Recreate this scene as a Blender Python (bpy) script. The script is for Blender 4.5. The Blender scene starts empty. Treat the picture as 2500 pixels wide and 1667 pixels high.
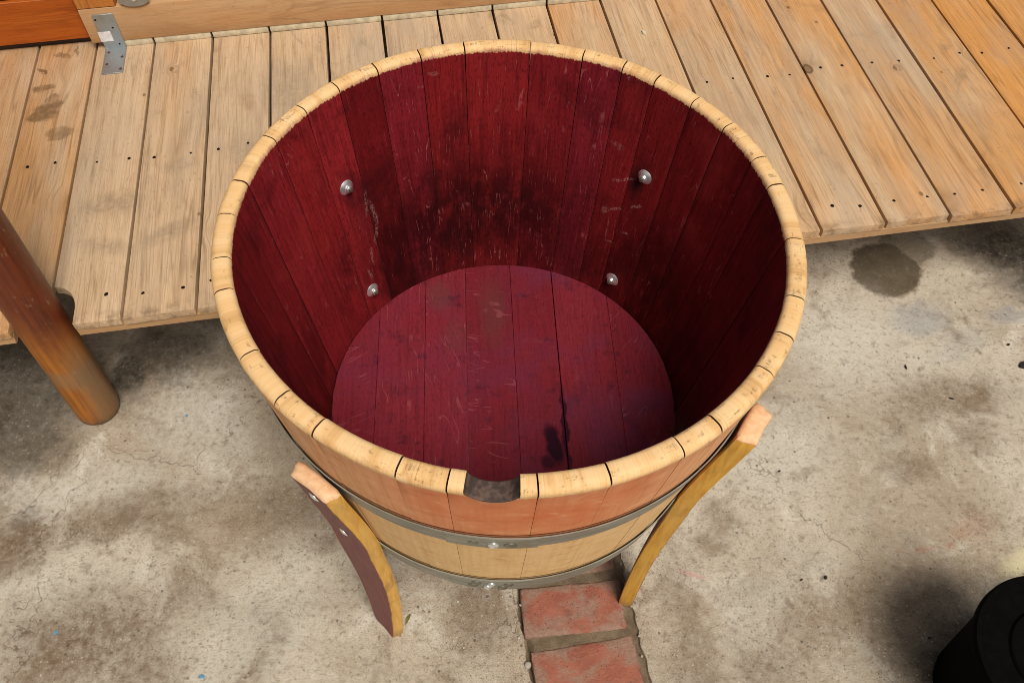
import bpy, bmesh, math, random
from mathutils import Vector, Matrix, noise as mnoise
random.seed(11)
R = math.radians
scn = bpy.context.scene
col = scn.collection

# ------------------------------------------------------------------ camera
PITCH, ROLL, FPX = 0.9580354, 0.0064466, 2144.773
cam_d = bpy.data.cameras.new('camera')
cam_d.sensor_width = 36.0
cam_d.lens = FPX * 36.0 / 2500.0
cam_d.clip_start = 0.02
cam_d.clip_end = 300.0
cam = bpy.data.objects.new('camera', cam_d)
col.objects.link(cam)
_f = Vector((0, math.cos(PITCH), -math.sin(PITCH)))
_d = Vector((0, -math.sin(PITCH), -math.cos(PITCH)))
_r = Vector((1, 0, 0))
_cr, _sr = math.cos(ROLL), math.sin(ROLL)
right = _cr * _r + _sr * _d
down = -_sr * _r + _cr * _d
mw = Matrix.Identity(4)
for i in range(3):
    mw[i][0] = right[i]; mw[i][1] = -down[i]; mw[i][2] = -_f[i]
mw[0][3], mw[1][3], mw[2][3] = 0.006047, -0.715186, 1.665519
cam.matrix_world = mw
scn.camera = cam

# ------------------------------------------------------------------ light
SUN_EL, SUN_AZ = R(60), R(152)      # azimuth from +Y, clockwise
world = bpy.data.worlds.new('World')
scn.world = world
world.use_nodes = True
wn = world.node_tree
bg = wn.nodes['Background']
sky = wn.nodes.new('ShaderNodeTexSky')
sky.sky_type = 'NISHITA'
sky.sun_disc = False
sky.sun_elevation = SUN_EL
sky.sun_rotation = SUN_AZ
sky.air_density = 1.0
sky.dust_density = 5.0
sky.ozone_density = 0.6
hs = wn.nodes.new('ShaderNodeHueSaturation')
hs.inputs['Saturation'].default_value = 0.06      # overcast: nearly neutral sky
wn.links.new(sky.outputs[0], hs.inputs['Color'])
wn.links.new(hs.outputs[0], bg.inputs['Color'])
bg.inputs['Strength'].default_value = 0.052
sun_d = bpy.data.lights.new('sun', 'SUN')
sun_d.energy = 2.7
sun_d.angle = R(24)
sun_d.color = (1.0, 0.90, 0.76)
sun = bpy.data.objects.new('sun', sun_d)
col.objects.link(sun)
_dir = Vector((math.sin(SUN_AZ) * math.cos(SUN_EL), math.cos(SUN_AZ) * math.cos(SUN_EL), math.sin(SUN_EL)))
sun.rotation_euler = _dir.to_track_quat('Z', 'Y').to_euler()
sun.location = _dir * 8
scn.view_settings.view_transform = 'Standard'
scn.view_settings.look = 'None'
scn.view_settings.exposure = 0.22
scn.view_settings.gamma = 1.0
scn.view_settings.use_curve_mapping = False
scn.cycles.filter_width = 0.85
scn.cycles.max_bounces = 8

# ------------------------------------------------------------------ helpers
def tag(o, label=None, cat=None, group=None, kind=None):
    if label: o['label'] = label
    if cat: o['category'] = cat
    if group: o['group'] = group
    if kind: o['kind'] = kind
    return o

def empty(name, loc=(0, 0, 0), rz=0.0):
    o = bpy.data.objects.new(name, None)
    col.objects.link(o)
    o.location = loc
    o.rotation_euler = (0, 0, rz)
    o.empty_display_size = 0.1
    return o

def obj(name, bm, mats, parent=None, smooth=True, loc=None, rot=None):
    me = bpy.data.meshes.new(name)
    bm.to_mesh(me)
    bm.free()
    if not isinstance(mats, (list, tuple)): mats = [mats]
    for m in mats: me.materials.append(m)
    if smooth:
        me.polygons.foreach_set('use_smooth', [True] * len(me.polygons))
        try: me.set_sharp_from_angle(angle=R(38))
        except Exception: pass
    o = bpy.data.objects.new(name, me)
    col.objects.link(o)
    if parent is not None: o.parent = parent
    if loc is not None: o.location = loc
    if rot is not None: o.rotation_euler = rot
    return o

def bm_prism(outline, z0, z1, bev=0.0, seg=1, bottom=False):
    """Extrude a 2D outline between z0 and z1 and round its top edges."""
    bm = bmesh.new()
    vs = [bm.verts.new((x, y, z0)) for x, y in outline]
    f = bm.faces.new(vs)
    r = bmesh.ops.extrude_face_region(bm, geom=[f])
    nv = [g for g in r['geom'] if isinstance(g, bmesh.types.BMVert)]
    for v in nv: v.co.z = z1
    bmesh.ops.recalc_face_normals(bm, faces=bm.faces)
    if bev > 0:
        es = [e for e in bm.edges if bottom or all(v.co.z > z1 - 1e-6 for v in e.verts)
              or (abs(e.verts[0].co.z - e.verts[1].co.z) > 1e-5)]
        bmesh.ops.bevel(bm, geom=es, offset=bev, segments=seg, profile=0.5, affect='EDGES')
    return bm

def bm_box(x0, x1, y0, y1, z0, z1, bev=0.0, seg=1):
    bm = bmesh.new()
    bmesh.ops.create_cube(bm, size=1)
    for v in bm.verts:
        v.co = Vector(((x0 + x1) / 2 + v.co.x * (x1 - x0), (y0 + y1) / 2 + v.co.y * (y1 - y0), (z0 + z1) / 2 + v.co.z * (z1 - z0)))
    if bev > 0:
        bmesh.ops.bevel(bm, geom=list(bm.edges), offset=bev, segments=seg, profile=0.5, affect='EDGES')
    return bm

def bm_lathe(profile, seg=48, a0=0.0, a1=2 * math.pi, closed_profile=False):
    """Spin (r, z) points round Z."""
    bm = bmesh.new()
    full = abs((a1 - a0) - 2 * math.pi) < 1e-6
    n = seg if full else seg + 1
    rings = []
    for i in range(n):
        a = a0 + (a1 - a0) * i / seg
        ring = []
        for r, z in profile:
            ring.append(bm.verts.new((r * math.cos(a), r * math.sin(a), z)))
        rings.append(ring)
    m = len(profile)
    for i in range(seg):
        A = rings[i]; B = rings[(i + 1) % n]
        for j in range(m if closed_profile else m - 1):
            k = (j + 1) % m
            try: bm.faces.new((A[j], B[j], B[k], A[k]))
            except ValueError: pass
    if closed_profile and not full:
        bm.faces.new(rings[0]); bm.faces.new(list(reversed(rings[-1])))
    bmesh.ops.remove_doubles(bm, verts=bm.verts, dist=1e-6)
    bmesh.ops.recalc_face_normals(bm, faces=bm.faces)
    return bm

def disc_bm(r, h, dome=0.0, seg=14):
    prof = [(r, 0), (r, h * 0.6), (r * 0.85, h), (r * 0.45, h + dome * 0.8), (1e-5, h + dome)]
    return bm_lathe(prof, seg)

# ------------------------------------------------------------------ node helper
class NT:
    def __init__(self, name, rough=0.6, spec=0.4):
        self.m = bpy.data.materials.new(name)
        self.m.use_nodes = True
        self.t = self.m.node_tree
        self.b = self.t.nodes['Principled BSDF']
        self.b.inputs['Roughness'].default_value = rough
        self.b.inputs['Specular IOR Level'].default_value = spec
    def n(self, typ, **kw):
        nd = self.t.nodes.new(typ)
        for k, v in kw.items(): setattr(nd, k, v)
        return nd
    def set(self, sock, v):
        if hasattr(v, 'is_linked') or isinstance(v, bpy.types.NodeSocket): self.t.links.new(v, sock)
        elif isinstance(v, (tuple, list)) and len(v) == 3 and sock.type == 'RGBA': sock.default_value = (*v, 1)
        else: sock.default_value = v
    def geo(self): return self.n('ShaderNodeNewGeometry').outputs['Position']
    def objc(self): return self.n('ShaderNodeTexCoord').outputs['Object']
    def uv(self): return self.n('ShaderNodeUVMap').outputs[0]
    def rnd(self): return self.n('ShaderNodeObjectInfo').outputs['Random']
    def ocol(self):
        s = self.n('ShaderNodeSeparateColor'); self.t.links.new(self.n('ShaderNodeObjectInfo').outputs['Color'], s.inputs[0])
        return s.outputs[0], s.outputs[1], s.outputs[2]
    def attr(self, name): return self.n('ShaderNodeAttribute', attribute_name=name).outputs['Fac']
    def m_(self, op, a, b=0.0, c=None, clamp=False):
        nd = self.n('ShaderNodeMath', operation=op, use_clamp=clamp)
        self.set(nd.inputs[0], a); self.set(nd.inputs[1], b)
        if c is not None: self.set(nd.inputs[2], c)
        return nd.outputs[0]
    def add(self, a, b): return self.m_('ADD', a, b)
    def mul(self, a, b): return self.m_('MULTIPLY', a, b)
    def sub(self, a, b): return self.m_('SUBTRACT', a, b)
    def vm(self, op, a, b=(0, 0, 0)):
        nd = self.n('ShaderNodeVectorMath', operation=op)
        self.set(nd.inputs[0], a)
        if op == 'SCALE': self.set(nd.inputs['Scale'], b)
        else: self.set(nd.inputs[1], b)
        return nd.outputs['Value'] if op in ('LENGTH', 'DISTANCE', 'DOT_PRODUCT') else nd.outputs[0]
    def map(self, v, scale=(1, 1, 1), loc=(0, 0, 0), rot=(0, 0, 0)):
        nd = self.n('ShaderNodeMapping')
        self.set(nd.inputs[0], v); self.set(nd.inputs['Location'], loc); self.set(nd.inputs['Rotation'], rot); self.set(nd.inputs['Scale'], scale)
        return nd.outputs[0]
    def noise(self, v, scale=1.0, detail=4.0, rough=0.55, dist=0.0, color=False):
        nd = self.n('ShaderNodeTexNoise')
        self.set(nd.inputs['Vector'], v)
        nd.inputs['Scale'].default_value = scale; nd.inputs['Detail'].default_value = detail
        nd.inputs['Roughness'].default_value = rough; nd.inputs['Distortion'].default_value = dist
        return nd.outputs['Color' if color else 'Fac']
    def voro(self, v, scale=1.0, rand=1.0, feature='F1'):
        nd = self.n('ShaderNodeTexVoronoi', feature=feature)
        self.set(nd.inputs['Vector'], v); nd.inputs['Scale'].default_value = scale; nd.inputs['Randomness'].default_value = rand
        return nd
    def rng(self, v, a, b, c=0.0, d=1.0, smooth=True):
        nd = self.n('ShaderNodeMapRange', interpolation_type='SMOOTHSTEP' if smooth else 'LINEAR')
        self.set(nd.inputs[0], v)
        for i, x in enumerate((a, b, c, d)): self.set(nd.inputs[i + 1], x)
        return nd.outputs[0]
    def ramp(self, v, stops):
        nd = self.n('ShaderNodeValToRGB')
        e = nd.color_ramp.elements
        while len(e) < len(stops): e.new(0.5)
        for el, (p, c) in zip(e, stops):
            el.position = p; el.color = (*c, 1) if len(c) == 3 else c
        self.set(nd.inputs[0], v)
        return nd.outputs[0]
    def mix(self, f, a, b, blend='MIX'):
        nd = self.n('ShaderNodeMix', data_type='RGBA', blend_type=blend)
        self.set(nd.inputs[0], f); self.set(nd.inputs[6], a); self.set(nd.inputs[7], b)
        return nd.outputs[2]
    def sep(self, v):
        s = self.n('ShaderNodeSeparateXYZ'); self.set(s.inputs[0], v); return s.outputs
    def comb(self, x, y, z=0.0):
        s = self.n('ShaderNodeCombineXYZ'); self.set(s.inputs[0], x); self.set(s.inputs[1], y); self.set(s.inputs[2], z); return s.outputs[0]
    def spots(self, pos, lst, edge=0.25, warp=0.0, wscale=20.0):
        """Mask of stains lying at (x, y) with half sizes (rx, ry), a turn, and strength."""
        if warp > 0:
            w = self.vm('SUBTRACT', self.noise(pos, wscale, 4, 0.6, color=True), (0.5, 0.5, 0.5))
            pos = self.vm('ADD', pos, self.vm('SCALE', w, warp))
        out = None
        for (x, y, rx, ry, rot, s) in lst:
            nd = self.n('ShaderNodeMapping', vector_type='TEXTURE')
            self.set(nd.inputs[0], pos); nd.inputs['Location'].default_value = (x, y, 0)
            nd.inputs['Rotation'].default_value = (0, 0, rot); nd.inputs['Scale'].default_value = (rx, ry, 50.0)
            q = nd.outputs[0]
            d = self.rng(self.vm('LENGTH', q), 1 + edge, 1 - edge, 0, s)
            out = d if out is None else self.m_('MAXIMUM', out, d)
        return out
    def bump(self, h, strength=0.3, dist=0.002, normal=None):
        nd = self.n('ShaderNodeBump')
        nd.inputs['Strength'].default_value = strength; nd.inputs['Distance'].default_value = dist
        self.set(nd.inputs['Height'], h)
        if normal is not None: self.set(nd.inputs['Normal'], normal)
        return nd.outputs[0]
    def done(self, color, rough=None, normal=None, metal=None):
        self.set(self.b.inputs['Base Color'], color)
        if rough is not None: self.set(self.b.inputs['Roughness'], rough)
        if normal is not None: self.set(self.b.inputs['Normal'], normal)
        if metal is not None: self.set(self.b.inputs['Metallic'], metal)
        return self.m

# ------------------------------------------------------------------ materials
def plain(name, c, rough=0.5, metal=0.0, spec=0.4):
    n = NT(name, rough, spec)
    nz = n.noise(n.objc(), 60, 4, 0.6)
    cc = n.mix(n.rng(nz, 0.3, 0.75), tuple(x * 0.75 for x in c), tuple(min(1, x * 1.15) for x in c))
    return n.done(cc, rough=rough, metal=metal)

DYAW = 0.1504972
CD, SD = math.cos(DYAW), math.sin(DYAW)
def deck_xy(a, b): return (a * CD - b * SD, a * SD + b * CD)

def softwood(name, light, mid, dark, grey, warmc, knots=True, axis='Y', grey_amt=1.0, stain=None, rough=0.62):
    """Planed softwood: grain along an axis, knots, weathered grey blotches, orange resin tint."""
    n = NT(name, rough, 0.3)
    o = n.objc()
    if axis == 'X': o = n.map(o, rot=(0, 0, R(90)))
    if axis == 'Z': o = n.map(o, rot=(R(90), 0, 0))
    warm, gr, seed = n.ocol()
    off = n.comb(n.mul(seed, 37.0), n.mul(seed, 91.0), n.mul(seed, 13.0))
    p = n.vm('ADD', o, off)
    # knots
    kv = n.voro(n.map(p, scale=(9.0, 6.0, 0.001)), 1.0, 0.95)
    kd = kv.outputs['Distance']
    gate = n.rng(n.sep(kv.outputs['Color'])[0], 0.40, 0.43)
    wig = n.mul(n.sub(n.noise(p, 22, 3), 0.5), 0.07)
    kd2 = n.m_('DIVIDE', n.add(kd, wig), n.add(0.40, n.mul(n.sep(kv.outputs['Color'])[2], 0.75)))
    knot = n.mul(n.rng(kd2, 0.10, 0.075), gate)
    ring = n.mul(n.mul(n.rng(kd2, 0.125, 0.10), n.rng(kd2, 0.07, 0.095)), gate)
    halo = n.mul(n.rng(kd2, 0.42, 0.08), gate)
    xs = n.sep(p)
    warp = n.mul(n.sub(n.noise(n.map(p, scale=(3, 0.8, 3)), 1.0, 3, 0.5), 0.5), 0.09)
    gx = n.add(n.add(xs[0], warp), n.mul(halo, 0.018))
    gp = n.comb(gx, n.mul(xs[1], 0.03), n.mul(xs[2], 0.6))
    rings = n.noise(gp, 75, 2, 0.5)
    rings = n.rng(rings, 0.40, 0.66)
    thin = n.rng(n.m_('ABSOLUTE', n.sub(n.noise(gp, 52, 1, 0.5), 0.5)), 0.035, 0.0)
    fib = n.noise(n.comb(xs[0], n.mul(xs[1], 0.03), xs[2]), 420, 3, 0.6)
    c = n.mix(n.mul(rings, 0.32), light, mid)
    c = n.mix(n.mul(thin, n.rng(n.noise(p, 5, 3), 0.40, 0.62, 0.08, 0.48)), c, dark)
    thin2 = n.rng(n.m_('ABSOLUTE', n.sub(n.noise(n.vm('ADD', gp, (9, 9, 9)), 120, 1, 0.5), 0.5)), 0.030, 0.0)
    c = n.mix(n.mul(thin2, n.rng(n.noise(p, 8, 3), 0.42, 0.62, 0.05, 0.30)), c, dark)
    c = n.mix(n.rng(fib, 0.42, 0.72, 0, 0.36), c, dark)
    # warm resin / oil tint, in lazy patches and towards the edges
    wn_ = n.noise(n.map(p, scale=(11, 1.6, 11)), 1.0, 5, 0.62)
    wf = n.mul(n.rng(n.add(wn_, n.mul(warm, 0.40)), 0.50, 0.86), n.m_('MULTIPLY', n.add(warm, 0.22), 0.95, clamp=True))
    c = n.mix(wf, c, n.mix(1.0, c, warmc, 'MULTIPLY'))
    # grey weathering
    g1 = n.noise(n.map(p, scale=(7, 2.4, 7)), 1.0, 5, 0.62, 0.4)
    gf = n.mul(n.rng(g1, 0.43, 0.68), n.mul(gr, 0.62 * grey_amt))
    c = n.mix(gf, c, grey)
    g2 = n.noise(n.map(p, scale=(15, 7, 15)), 1.0, 5, 0.68, 1.0)
    c = n.mix(n.mul(n.rng(g2, 0.54, 0.76), n.mul(gr, 0.60)), c, (grey[0] * 0.42, grey[1] * 0.38, grey[2] * 0.33))
    g3 = n.noise(n.map(p, scale=(9, 3.5, 9), loc=(4, 4, 4)), 1.0, 4, 0.6, 0.6)
    c = n.mix(n.rng(g3, 0.55, 0.75, 0, 0.40), c, (dark[0] * 1.1, dark[1] * 1.0, dark[2] * 0.85))
    # water-drop speckles
    sp = n.noise(n.map(p, scale=(1, 0.8, 1)), 120, 3, 0.6)
    c = n.mix(n.rng(sp, 0.63, 0.74, 0, 0.45), c, dark)
    # pin knots
    pv = n.voro(n.map(p, scale=(22, 15, 0.001)), 1.0, 1.0)
    pk = n.mul(n.rng(pv.outputs['Distance'], 0.13, 0.06), n.rng(n.sep(pv.outputs['Color'])[1], 0.86, 0.89))
    c = n.mix(n.mul(pk, 0.7), c, (dark[0] * 0.5, dark[1] * 0.42, dark[2] * 0.35))
    if knots:
        c = n.mix(n.mul(halo, 0.22), c, (mid[0] * 0.75, mid[1] * 0.62, mid[2] * 0.5))
        c = n.mix(n.mul(knot, n.rng(n.noise(p, 60, 3), 0.3, 0.7, 0.35, 0.8)), c, (dark[0] * 0.65, dark[1] * 0.55, dark[2] * 0.45))
        c = n.mix(n.mul(ring, 0.75), c, (0.06, 0.035, 0.018))
    if stain:
        c = stain(n, c)
    h = n.add(n.mul(fib, 0.5), n.mul(rings, 0.35))
    return n.done(c, rough=n.rng(fib, 0.2, 0.8, rough + 0.08, rough - 0.06), normal=n.bump(h, 0.28, 0.0012))

def deck_stains(n, c):
    pos = n.map(n.geo(), rot=(0, 0, -DYAW))
    L = [(-0.915, 1.02, 0.034, 0.030, 0.5, 1.0), (-0.900, 1.05, 0.018, 0.03, 0, 0.9), (-0.875, 0.945, 0.030, 0.020, 0, 0.7), (-0.93, 1.11, 0.022, 0.014, 0.4, 0.9),
         (-0.94, 1.17, 0.006, 0.018, 0.5, 1.0), (-0.872, 1.235, 0.005, 0.022, 0.1, 1.0), (-0.905, 1.225, 0.022, 0.012, -0.5, 0.7)]
    m = n.mul(n.spots(pos, L, 0.25, 0.055, 24), n.rng(n.noise(pos, 40, 4, 0.65), 0.30, 0.60, 0.45, 0.95))
    c = n.mix(n.mul(m, 0.9), c, (0.155, 0.085, 0.035))
    L2 = [(-0.73, 0.70, 0.05, 0.03, 0, 0.55), (-0.60, 0.80, 0.035, 0.02, 0.2, 0.35), (-0.61, 0.60, 0.05, 0.018, 0.5, 0.5), (-0.46, 0.83, 0.05, 0.04, 0, 0.35),
          (-0.36, 1.0, 0.05, 0.10, 0, 0.35), (-0.73, 0.58, 0.05, 0.02, -0.3, 0.4)]
    m2 = n.spots(pos, L2, 0.7, 0.05, 16)
    nz = n.noise(pos, 45, 4, 0.6, 1.0)
    c = n.mix(n.mul(m2, n.rng(nz, 0.3, 0.65, 0.35, 1.0)), c, (0.17, 0.13, 0.09))
    # dirt along the front edge
    b = n.sep(pos)[1]
    e = n.mul(n.rng(b, 0.425, 0.392), n.rng(n.noise(pos, 28, 4, 0.7), 0.45, 0.68))
    c = n.mix(n.mul(e, 0.6), c, (0.10, 0.06, 0.03))
    return c

M = {}
M['deck'] = softwood('deck_softwood', (0.565, 0.408, 0.262), (0.390, 0.250, 0.138), (0.20, 0.115, 0.056), (0.37, 0.305, 0.24), (1.0, 0.66, 0.30), stain=deck_stains)
M['beam'] = softwood('beam_softwood', (0.56, 0.36, 0.195), (0.47, 0.275, 0.13), (0.32, 0.17, 0.075), (0.45, 0.30, 0.18), (1.05, 0.70, 0.38), axis='X')
M['orange_board'] = softwood('stained_cedar', (0.46, 0.125, 0.016), (0.33, 0.072, 0.008), (0.15, 0.030, 0.005), (0.30, 0.09, 0.02), (1.0, 0.8, 0.6), axis='X', rough=0.5)
M['orange_post'] = softwood('orange_softwood', (0.52, 0.24, 0.07), (0.42, 0.17, 0.045), (0.22, 0.08, 0.02), (0.4, 0.2, 0.08), (1.0, 0.8, 0.55), axis='Z')
M['fascia'] = softwood('fascia_softwood', (0.50, 0.33, 0.185), (0.40, 0.24, 0.12), (0.26, 0.14, 0.06), (0.33, 0.23, 0.14), (1.0, 0.72, 0.42), axis='X')
M['under'] = softwood('rough_joist_wood', (0.26, 0.19, 0.12), (0.2, 0.13, 0.08), (0.1, 0.07, 0.04), (0.2, 0.16, 0.12), (1.0, 0.75, 0.5), axis='X')
M['pale'] = plain('sunlit_strip_wood', (0.62, 0.55, 0.40), 0.7)  # pale colour imitates sunlight on the planks under the beam

def stave_material():
    n = NT('wine_barrel_stave', 0.5, 0.10)
    uv = n.uv(); rnd = n.rnd()
    tin, tout = n.attr('t_in'), n.attr('t_out')
    ux = n.sep(uv); u, v = ux[0], ux[1]
    off = n.mul(rnd, 53.0)
    p = n.comb(n.add(u, off), v, 0.0)
    # ---- inside: soaked with wine
    st = n.noise(n.map(p, scale=(1, 0.045, 1)), 220, 4, 0.65)
    st2 = n.noise(n.map(p, scale=(1, 0.09, 1)), 60, 4, 0.6)
    blot = n.noise(n.comb(u, v), 9, 5, 0.62, 0.5)
    br, pu, fk = n.ocol()
    red = n.mix(br, (0.112, 0.0050, 0.0056), (0.280, 0.0180, 0.0215))
    red = n.mix(n.mul(pu, 0.7), red, (0.180, 0.015, 0.030))
    c = n.mix(n.rng(st, 0.42, 0.70, 0, 0.50), red, (0.055, 0.003, 0.005))
    c = n.mix(n.rng(st2, 0.52, 0.74, 0, 0.45), c, (0.050, 0.003, 0.005))
    por = n.noise(n.map(p, scale=(1, 0.16, 1)), 620, 2, 0.6)
    c = n.mix(n.rng(por, 0.52, 0.66, 0, 0.55), c, (0.045, 0.003, 0.005))
    c = n.mix(n.rng(blot, 0.50, 0.72, 0, 0.60), c, (0.030, 0.002, 0.004))
    c = n.mix(n.rng(blot, 0.46, 0.28, 0, 0.40), c, (0.300, 0.026, 0.028))
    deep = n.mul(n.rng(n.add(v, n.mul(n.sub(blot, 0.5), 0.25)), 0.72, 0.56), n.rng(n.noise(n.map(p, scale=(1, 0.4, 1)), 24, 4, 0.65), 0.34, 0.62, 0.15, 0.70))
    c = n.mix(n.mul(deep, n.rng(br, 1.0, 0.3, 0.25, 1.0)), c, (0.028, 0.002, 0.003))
    # lees settled in a dark band on the far wall
    band = n.spots(n.comb(u, v), [(0.60, 0.61, 0.20, 0.115, 0.0, 1.0), (0.74, 0.555, 0.10, 0.07, 0.0, 0.9), (0.22, 0.63, 0.07, 0.07, 0.0, 0.7), (0.42, 0.55, 0.10, 0.05, 0, 0.5)], 0.75, 0.10, 9)
    bz = n.rng(n.noise(n.comb(u, n.mul(v, 0.5)), 38, 5, 0.65), 0.30, 0.58, 0.35, 1.0)
    c = n.mix(n.mul(n.mul(band, bz), 0.86), c, (0.018, 0.002, 0.003))
    # medullary ray flecks: short pale wriggling lines
    fl = n.noise(n.map(p, scale=(1, 0.14, 1)), 58, 1.2, 0.5, 0.25)
    line = n.rng(n.m_('ABSOLUTE', n.sub(fl, 0.5)), 0.012, 0.004)
    gate = n.mul(n.rng(n.noise(p, 26, 2, 0.5), 0.50, 0.58), n.add(0.25, n.mul(fk, 0.9)))
    gate = n.mul(gate, n.m_('MAXIMUM', n.rng(n.noise(n.comb(n.add(u, 4.0), v), 5.5, 2, 0.5), 0.42, 0.56), n.rng(n.m_('ABSOLUTE', n.sub(u, 0.48)), 0.20, 0.08, 0, 0.55)))
    fade = n.rng(n.noise(p, 90, 2, 0.5), 0.35, 0.6)
    c = n.mix(n.mul(n.mul(line, gate), n.mul(fade, 0.75)), c, (0.36, 0.10, 0.11))
    fine = n.noise(n.map(p, scale=(1, 0.06, 1)), 330, 2, 0.5)
    c = n.mix(n.rng(fine, 0.64, 0.74, 0, 0.32), c, (0.34, 0.055, 0.065))
    # scrapes beside the bolts
    uvv = n.comb(u, v)
    sc = n.spots(uvv, [(0.800, 0.70, 0.003, 0.020, 0.2, 0.8), (0.790, 0.675, 0.004, 0.022, -0.1, 0.9), (0.796, 0.635, 0.003, 0.016, 0.3, 0.7), (0.318, 0.726, 0.014, 0.0024, -0.6, 1.0), (0.337, 0.716, 0.008, 0.0024, -0.3, 0.8),
                                       (0.288, 0.690, 0.011, 0.0022, -0.6, 0.9), (0.325, 0.665, 0.011, 0.0024, -0.5, 0.9), (0.296, 0.632, 0.009, 0.002, -0.6, 0.9), (0.322, 0.60, 0.007, 0.002, -0.4, 0.6), (0.815, 0.60, 0.003, 0.016, 0.1, 0.6), (0.83, 0.57, 0.003, 0.012, -0.3, 0.5),
                                       (0.350, 0.775, 0.010, 0.005, 0.2, 0.35), (0.345, 0.655, 0.006, 0.007, 0.2, 0.5), (0.355, 0.885, 0.003, 0.003, 0, 0.5), (0.650, 0.868, 0.007, 0.003, 0.2, 0.4)], 0.5, 0.014, 55)
    c = n.mix(n.mul(sc, n.rng(n.noise(uvv, 240, 3, 0.65), 0.40, 0.60, 0.0, 0.65)), c, (0.42, 0.24, 0.22))
    halo = n.spots(uvv, [(0.300, 0.735, 0.012, 0.03, 0.0, 0.9), (0.829, 0.728, 0.010, 0.02, 0, 0.6), (0.80, 0.68, 0.02, 0.05, 0, 0.3)], 0.8, 0.02, 30)
    c = n.mix(halo, c, (0.022, 0.006, 0.007))
    inside = c
    # ---- outside: pale oak, stained salmon round the bung
    g = n.noise(n.map(p, scale=(1, 0.05, 1)), 130, 4, 0.6)
    oak = n.mix(n.rng(g, 0.35, 0.7, 0, 0.55), (0.76, 0.51, 0.255), (0.64, 0.395, 0.165))
    hz = n.noise(n.comb(n.mul(u, 0.12), v), 240, 3, 0.6)
    oak = n.mix(n.rng(hz, 0.50, 0.70, 0, 0.35), oak, (0.46, 0.25, 0.085))
    z = n.sep(n.objc())[2]
    xq = n.sep(n.objc())[0]
    peach = n.mix(n.rng(g, 0.35, 0.7), (0.76, 0.42, 0.225), (0.64, 0.32, 0.145))
    pz = n.rng(n.add(z, n.mul(n.sub(blot, 0.5), 0.05)), 0.715, 0.745)
    oak = n.mix(pz, oak, peach)
    rz = n.mul(n.spots(n.comb(u, v), [(-0.52, 0.82, 0.15, 0.14, 0.0, 1.0)], 0.65, 0.08, 12), pz)
    oak = n.mix(n.mul(rz, n.rng(blot, 0.25, 0.7, 1.0, 0.55)), oak, (0.60, 0.165, 0.065))
    pk = n.mul(pz, n.rng(n.noise(n.comb(u, v), 14, 4, 0.6), 0.55, 0.75))
    oak = n.mix(n.mul(pk, 0.5), oak, (0.58, 0.27, 0.20))
    mt = n.noise(n.comb(n.mul(u, 0.6), v), 32, 5, 0.68, 0.4)
    oak = n.mix(n.mul(n.rng(mt, 0.50, 0.70), 0.45), oak, n.mix(1.0, oak, (0.72, 0.55, 0.42), 'MULTIPLY'))
    oak = n.mix(n.mul(n.rng(mt, 0.46, 0.32), 0.30), oak, (0.80, 0.55, 0.32))
    sm = n.noise(n.comb(n.mul(u, 0.5), v), 60, 4, 0.65, 0.6)
    oak = n.mix(n.rng(sm, 0.62, 0.78, 0, 0.45), oak, (0.25, 0.14, 0.06))
    hoop_shade = n.m_('MAXIMUM', n.mul(n.rng(z, 0.7445, 0.746), n.rng(z, 0.7505, 0.7475)), n.mul(n.rng(z, 0.5245, 0.526), n.rng(z, 0.5300, 0.5275)))
    oak = n.mix(n.mul(hoop_shade, 0.85), oak, (0.045, 0.020, 0.018))  # shadow line above each hoop's upper edge, painted onto the oak
    # ---- sawn rim: raw straw-coloured end grain with kerf marks and scuffs
    kerf = n.noise(n.map(p, scale=(1, 0.03, 1)), 520, 3, 0.6)
    rim = n.mix(n.rng(kerf, 0.35, 0.7, 0, 0.7), (0.78, 0.51, 0.25), (0.65, 0.385, 0.16))
    rim = n.mix(n.rng(n.noise(p, 30, 4, 0.6), 0.46, 0.70, 0, 0.75), rim, (0.50, 0.27, 0.095))
    rim = n.mix(n.rng(n.noise(n.vm('ADD', p, (3, 3, 3)), 55, 4, 0.65), 0.56, 0.40, 0, 0.5), rim, (0.80, 0.58, 0.33))
    rim = n.mix(n.rng(n.noise(n.comb(n.mul(n.add(u, off), 0.5), n.mul(tin, 3.0)), 110, 3, 0.6), 0.62, 0.72, 0, 0.55), rim, (0.30, 0.17, 0.07))
    scuffg = n.rng(n.m_('FRACT', n.mul(rnd, 17.7)), 0.35, 0.6)
    scuffg = n.m_('MAXIMUM', scuffg, n.mul(n.rng(n.m_('ABSOLUTE', n.add(u, 0.45)), 0.28, 0.20), n.rng(n.noise(n.comb(u, 2.0), 14, 2), 0.42, 0.55)))
    scf = n.noise(n.comb(n.mul(n.add(u, off), 1.2), n.mul(tin, 4.0)), 48, 4, 0.7, 0.3)
    scf2 = n.mul(n.rng(scf, 0.54, 0.64), n.rng(n.noise(n.map(p, scale=(1, 0.08, 1)), 420, 2, 0.6), 0.42, 0.58))
    rim = n.mix(n.mul(n.mul(scf2, scuffg), 0.6), rim, (0.11, 0.07, 0.045))
    rim = n.mix(n.mul(n.rng(kerf, 0.60, 0.66), n.mul(scuffg, n.rng(n.noise(p, 18, 2), 0.45, 0.6))), rim, (0.25, 0.15, 0.07))
    # joints of edges
    jag = n.mul(n.sub(n.noise(n.map(p, scale=(1, 0.2, 1)), 260, 3, 0.7), 0.5), 0.009)
    jag = n.add(jag, n.mul(n.sub(n.noise(p, 34, 2, 0.6), 0.5), 0.005))
    fi = n.rng(n.add(tin, jag), -0.001, 0.0012)
    purple = n.rng(n.add(tin, n.mul(jag, 1.6)), -0.008, 0.000)
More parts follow.
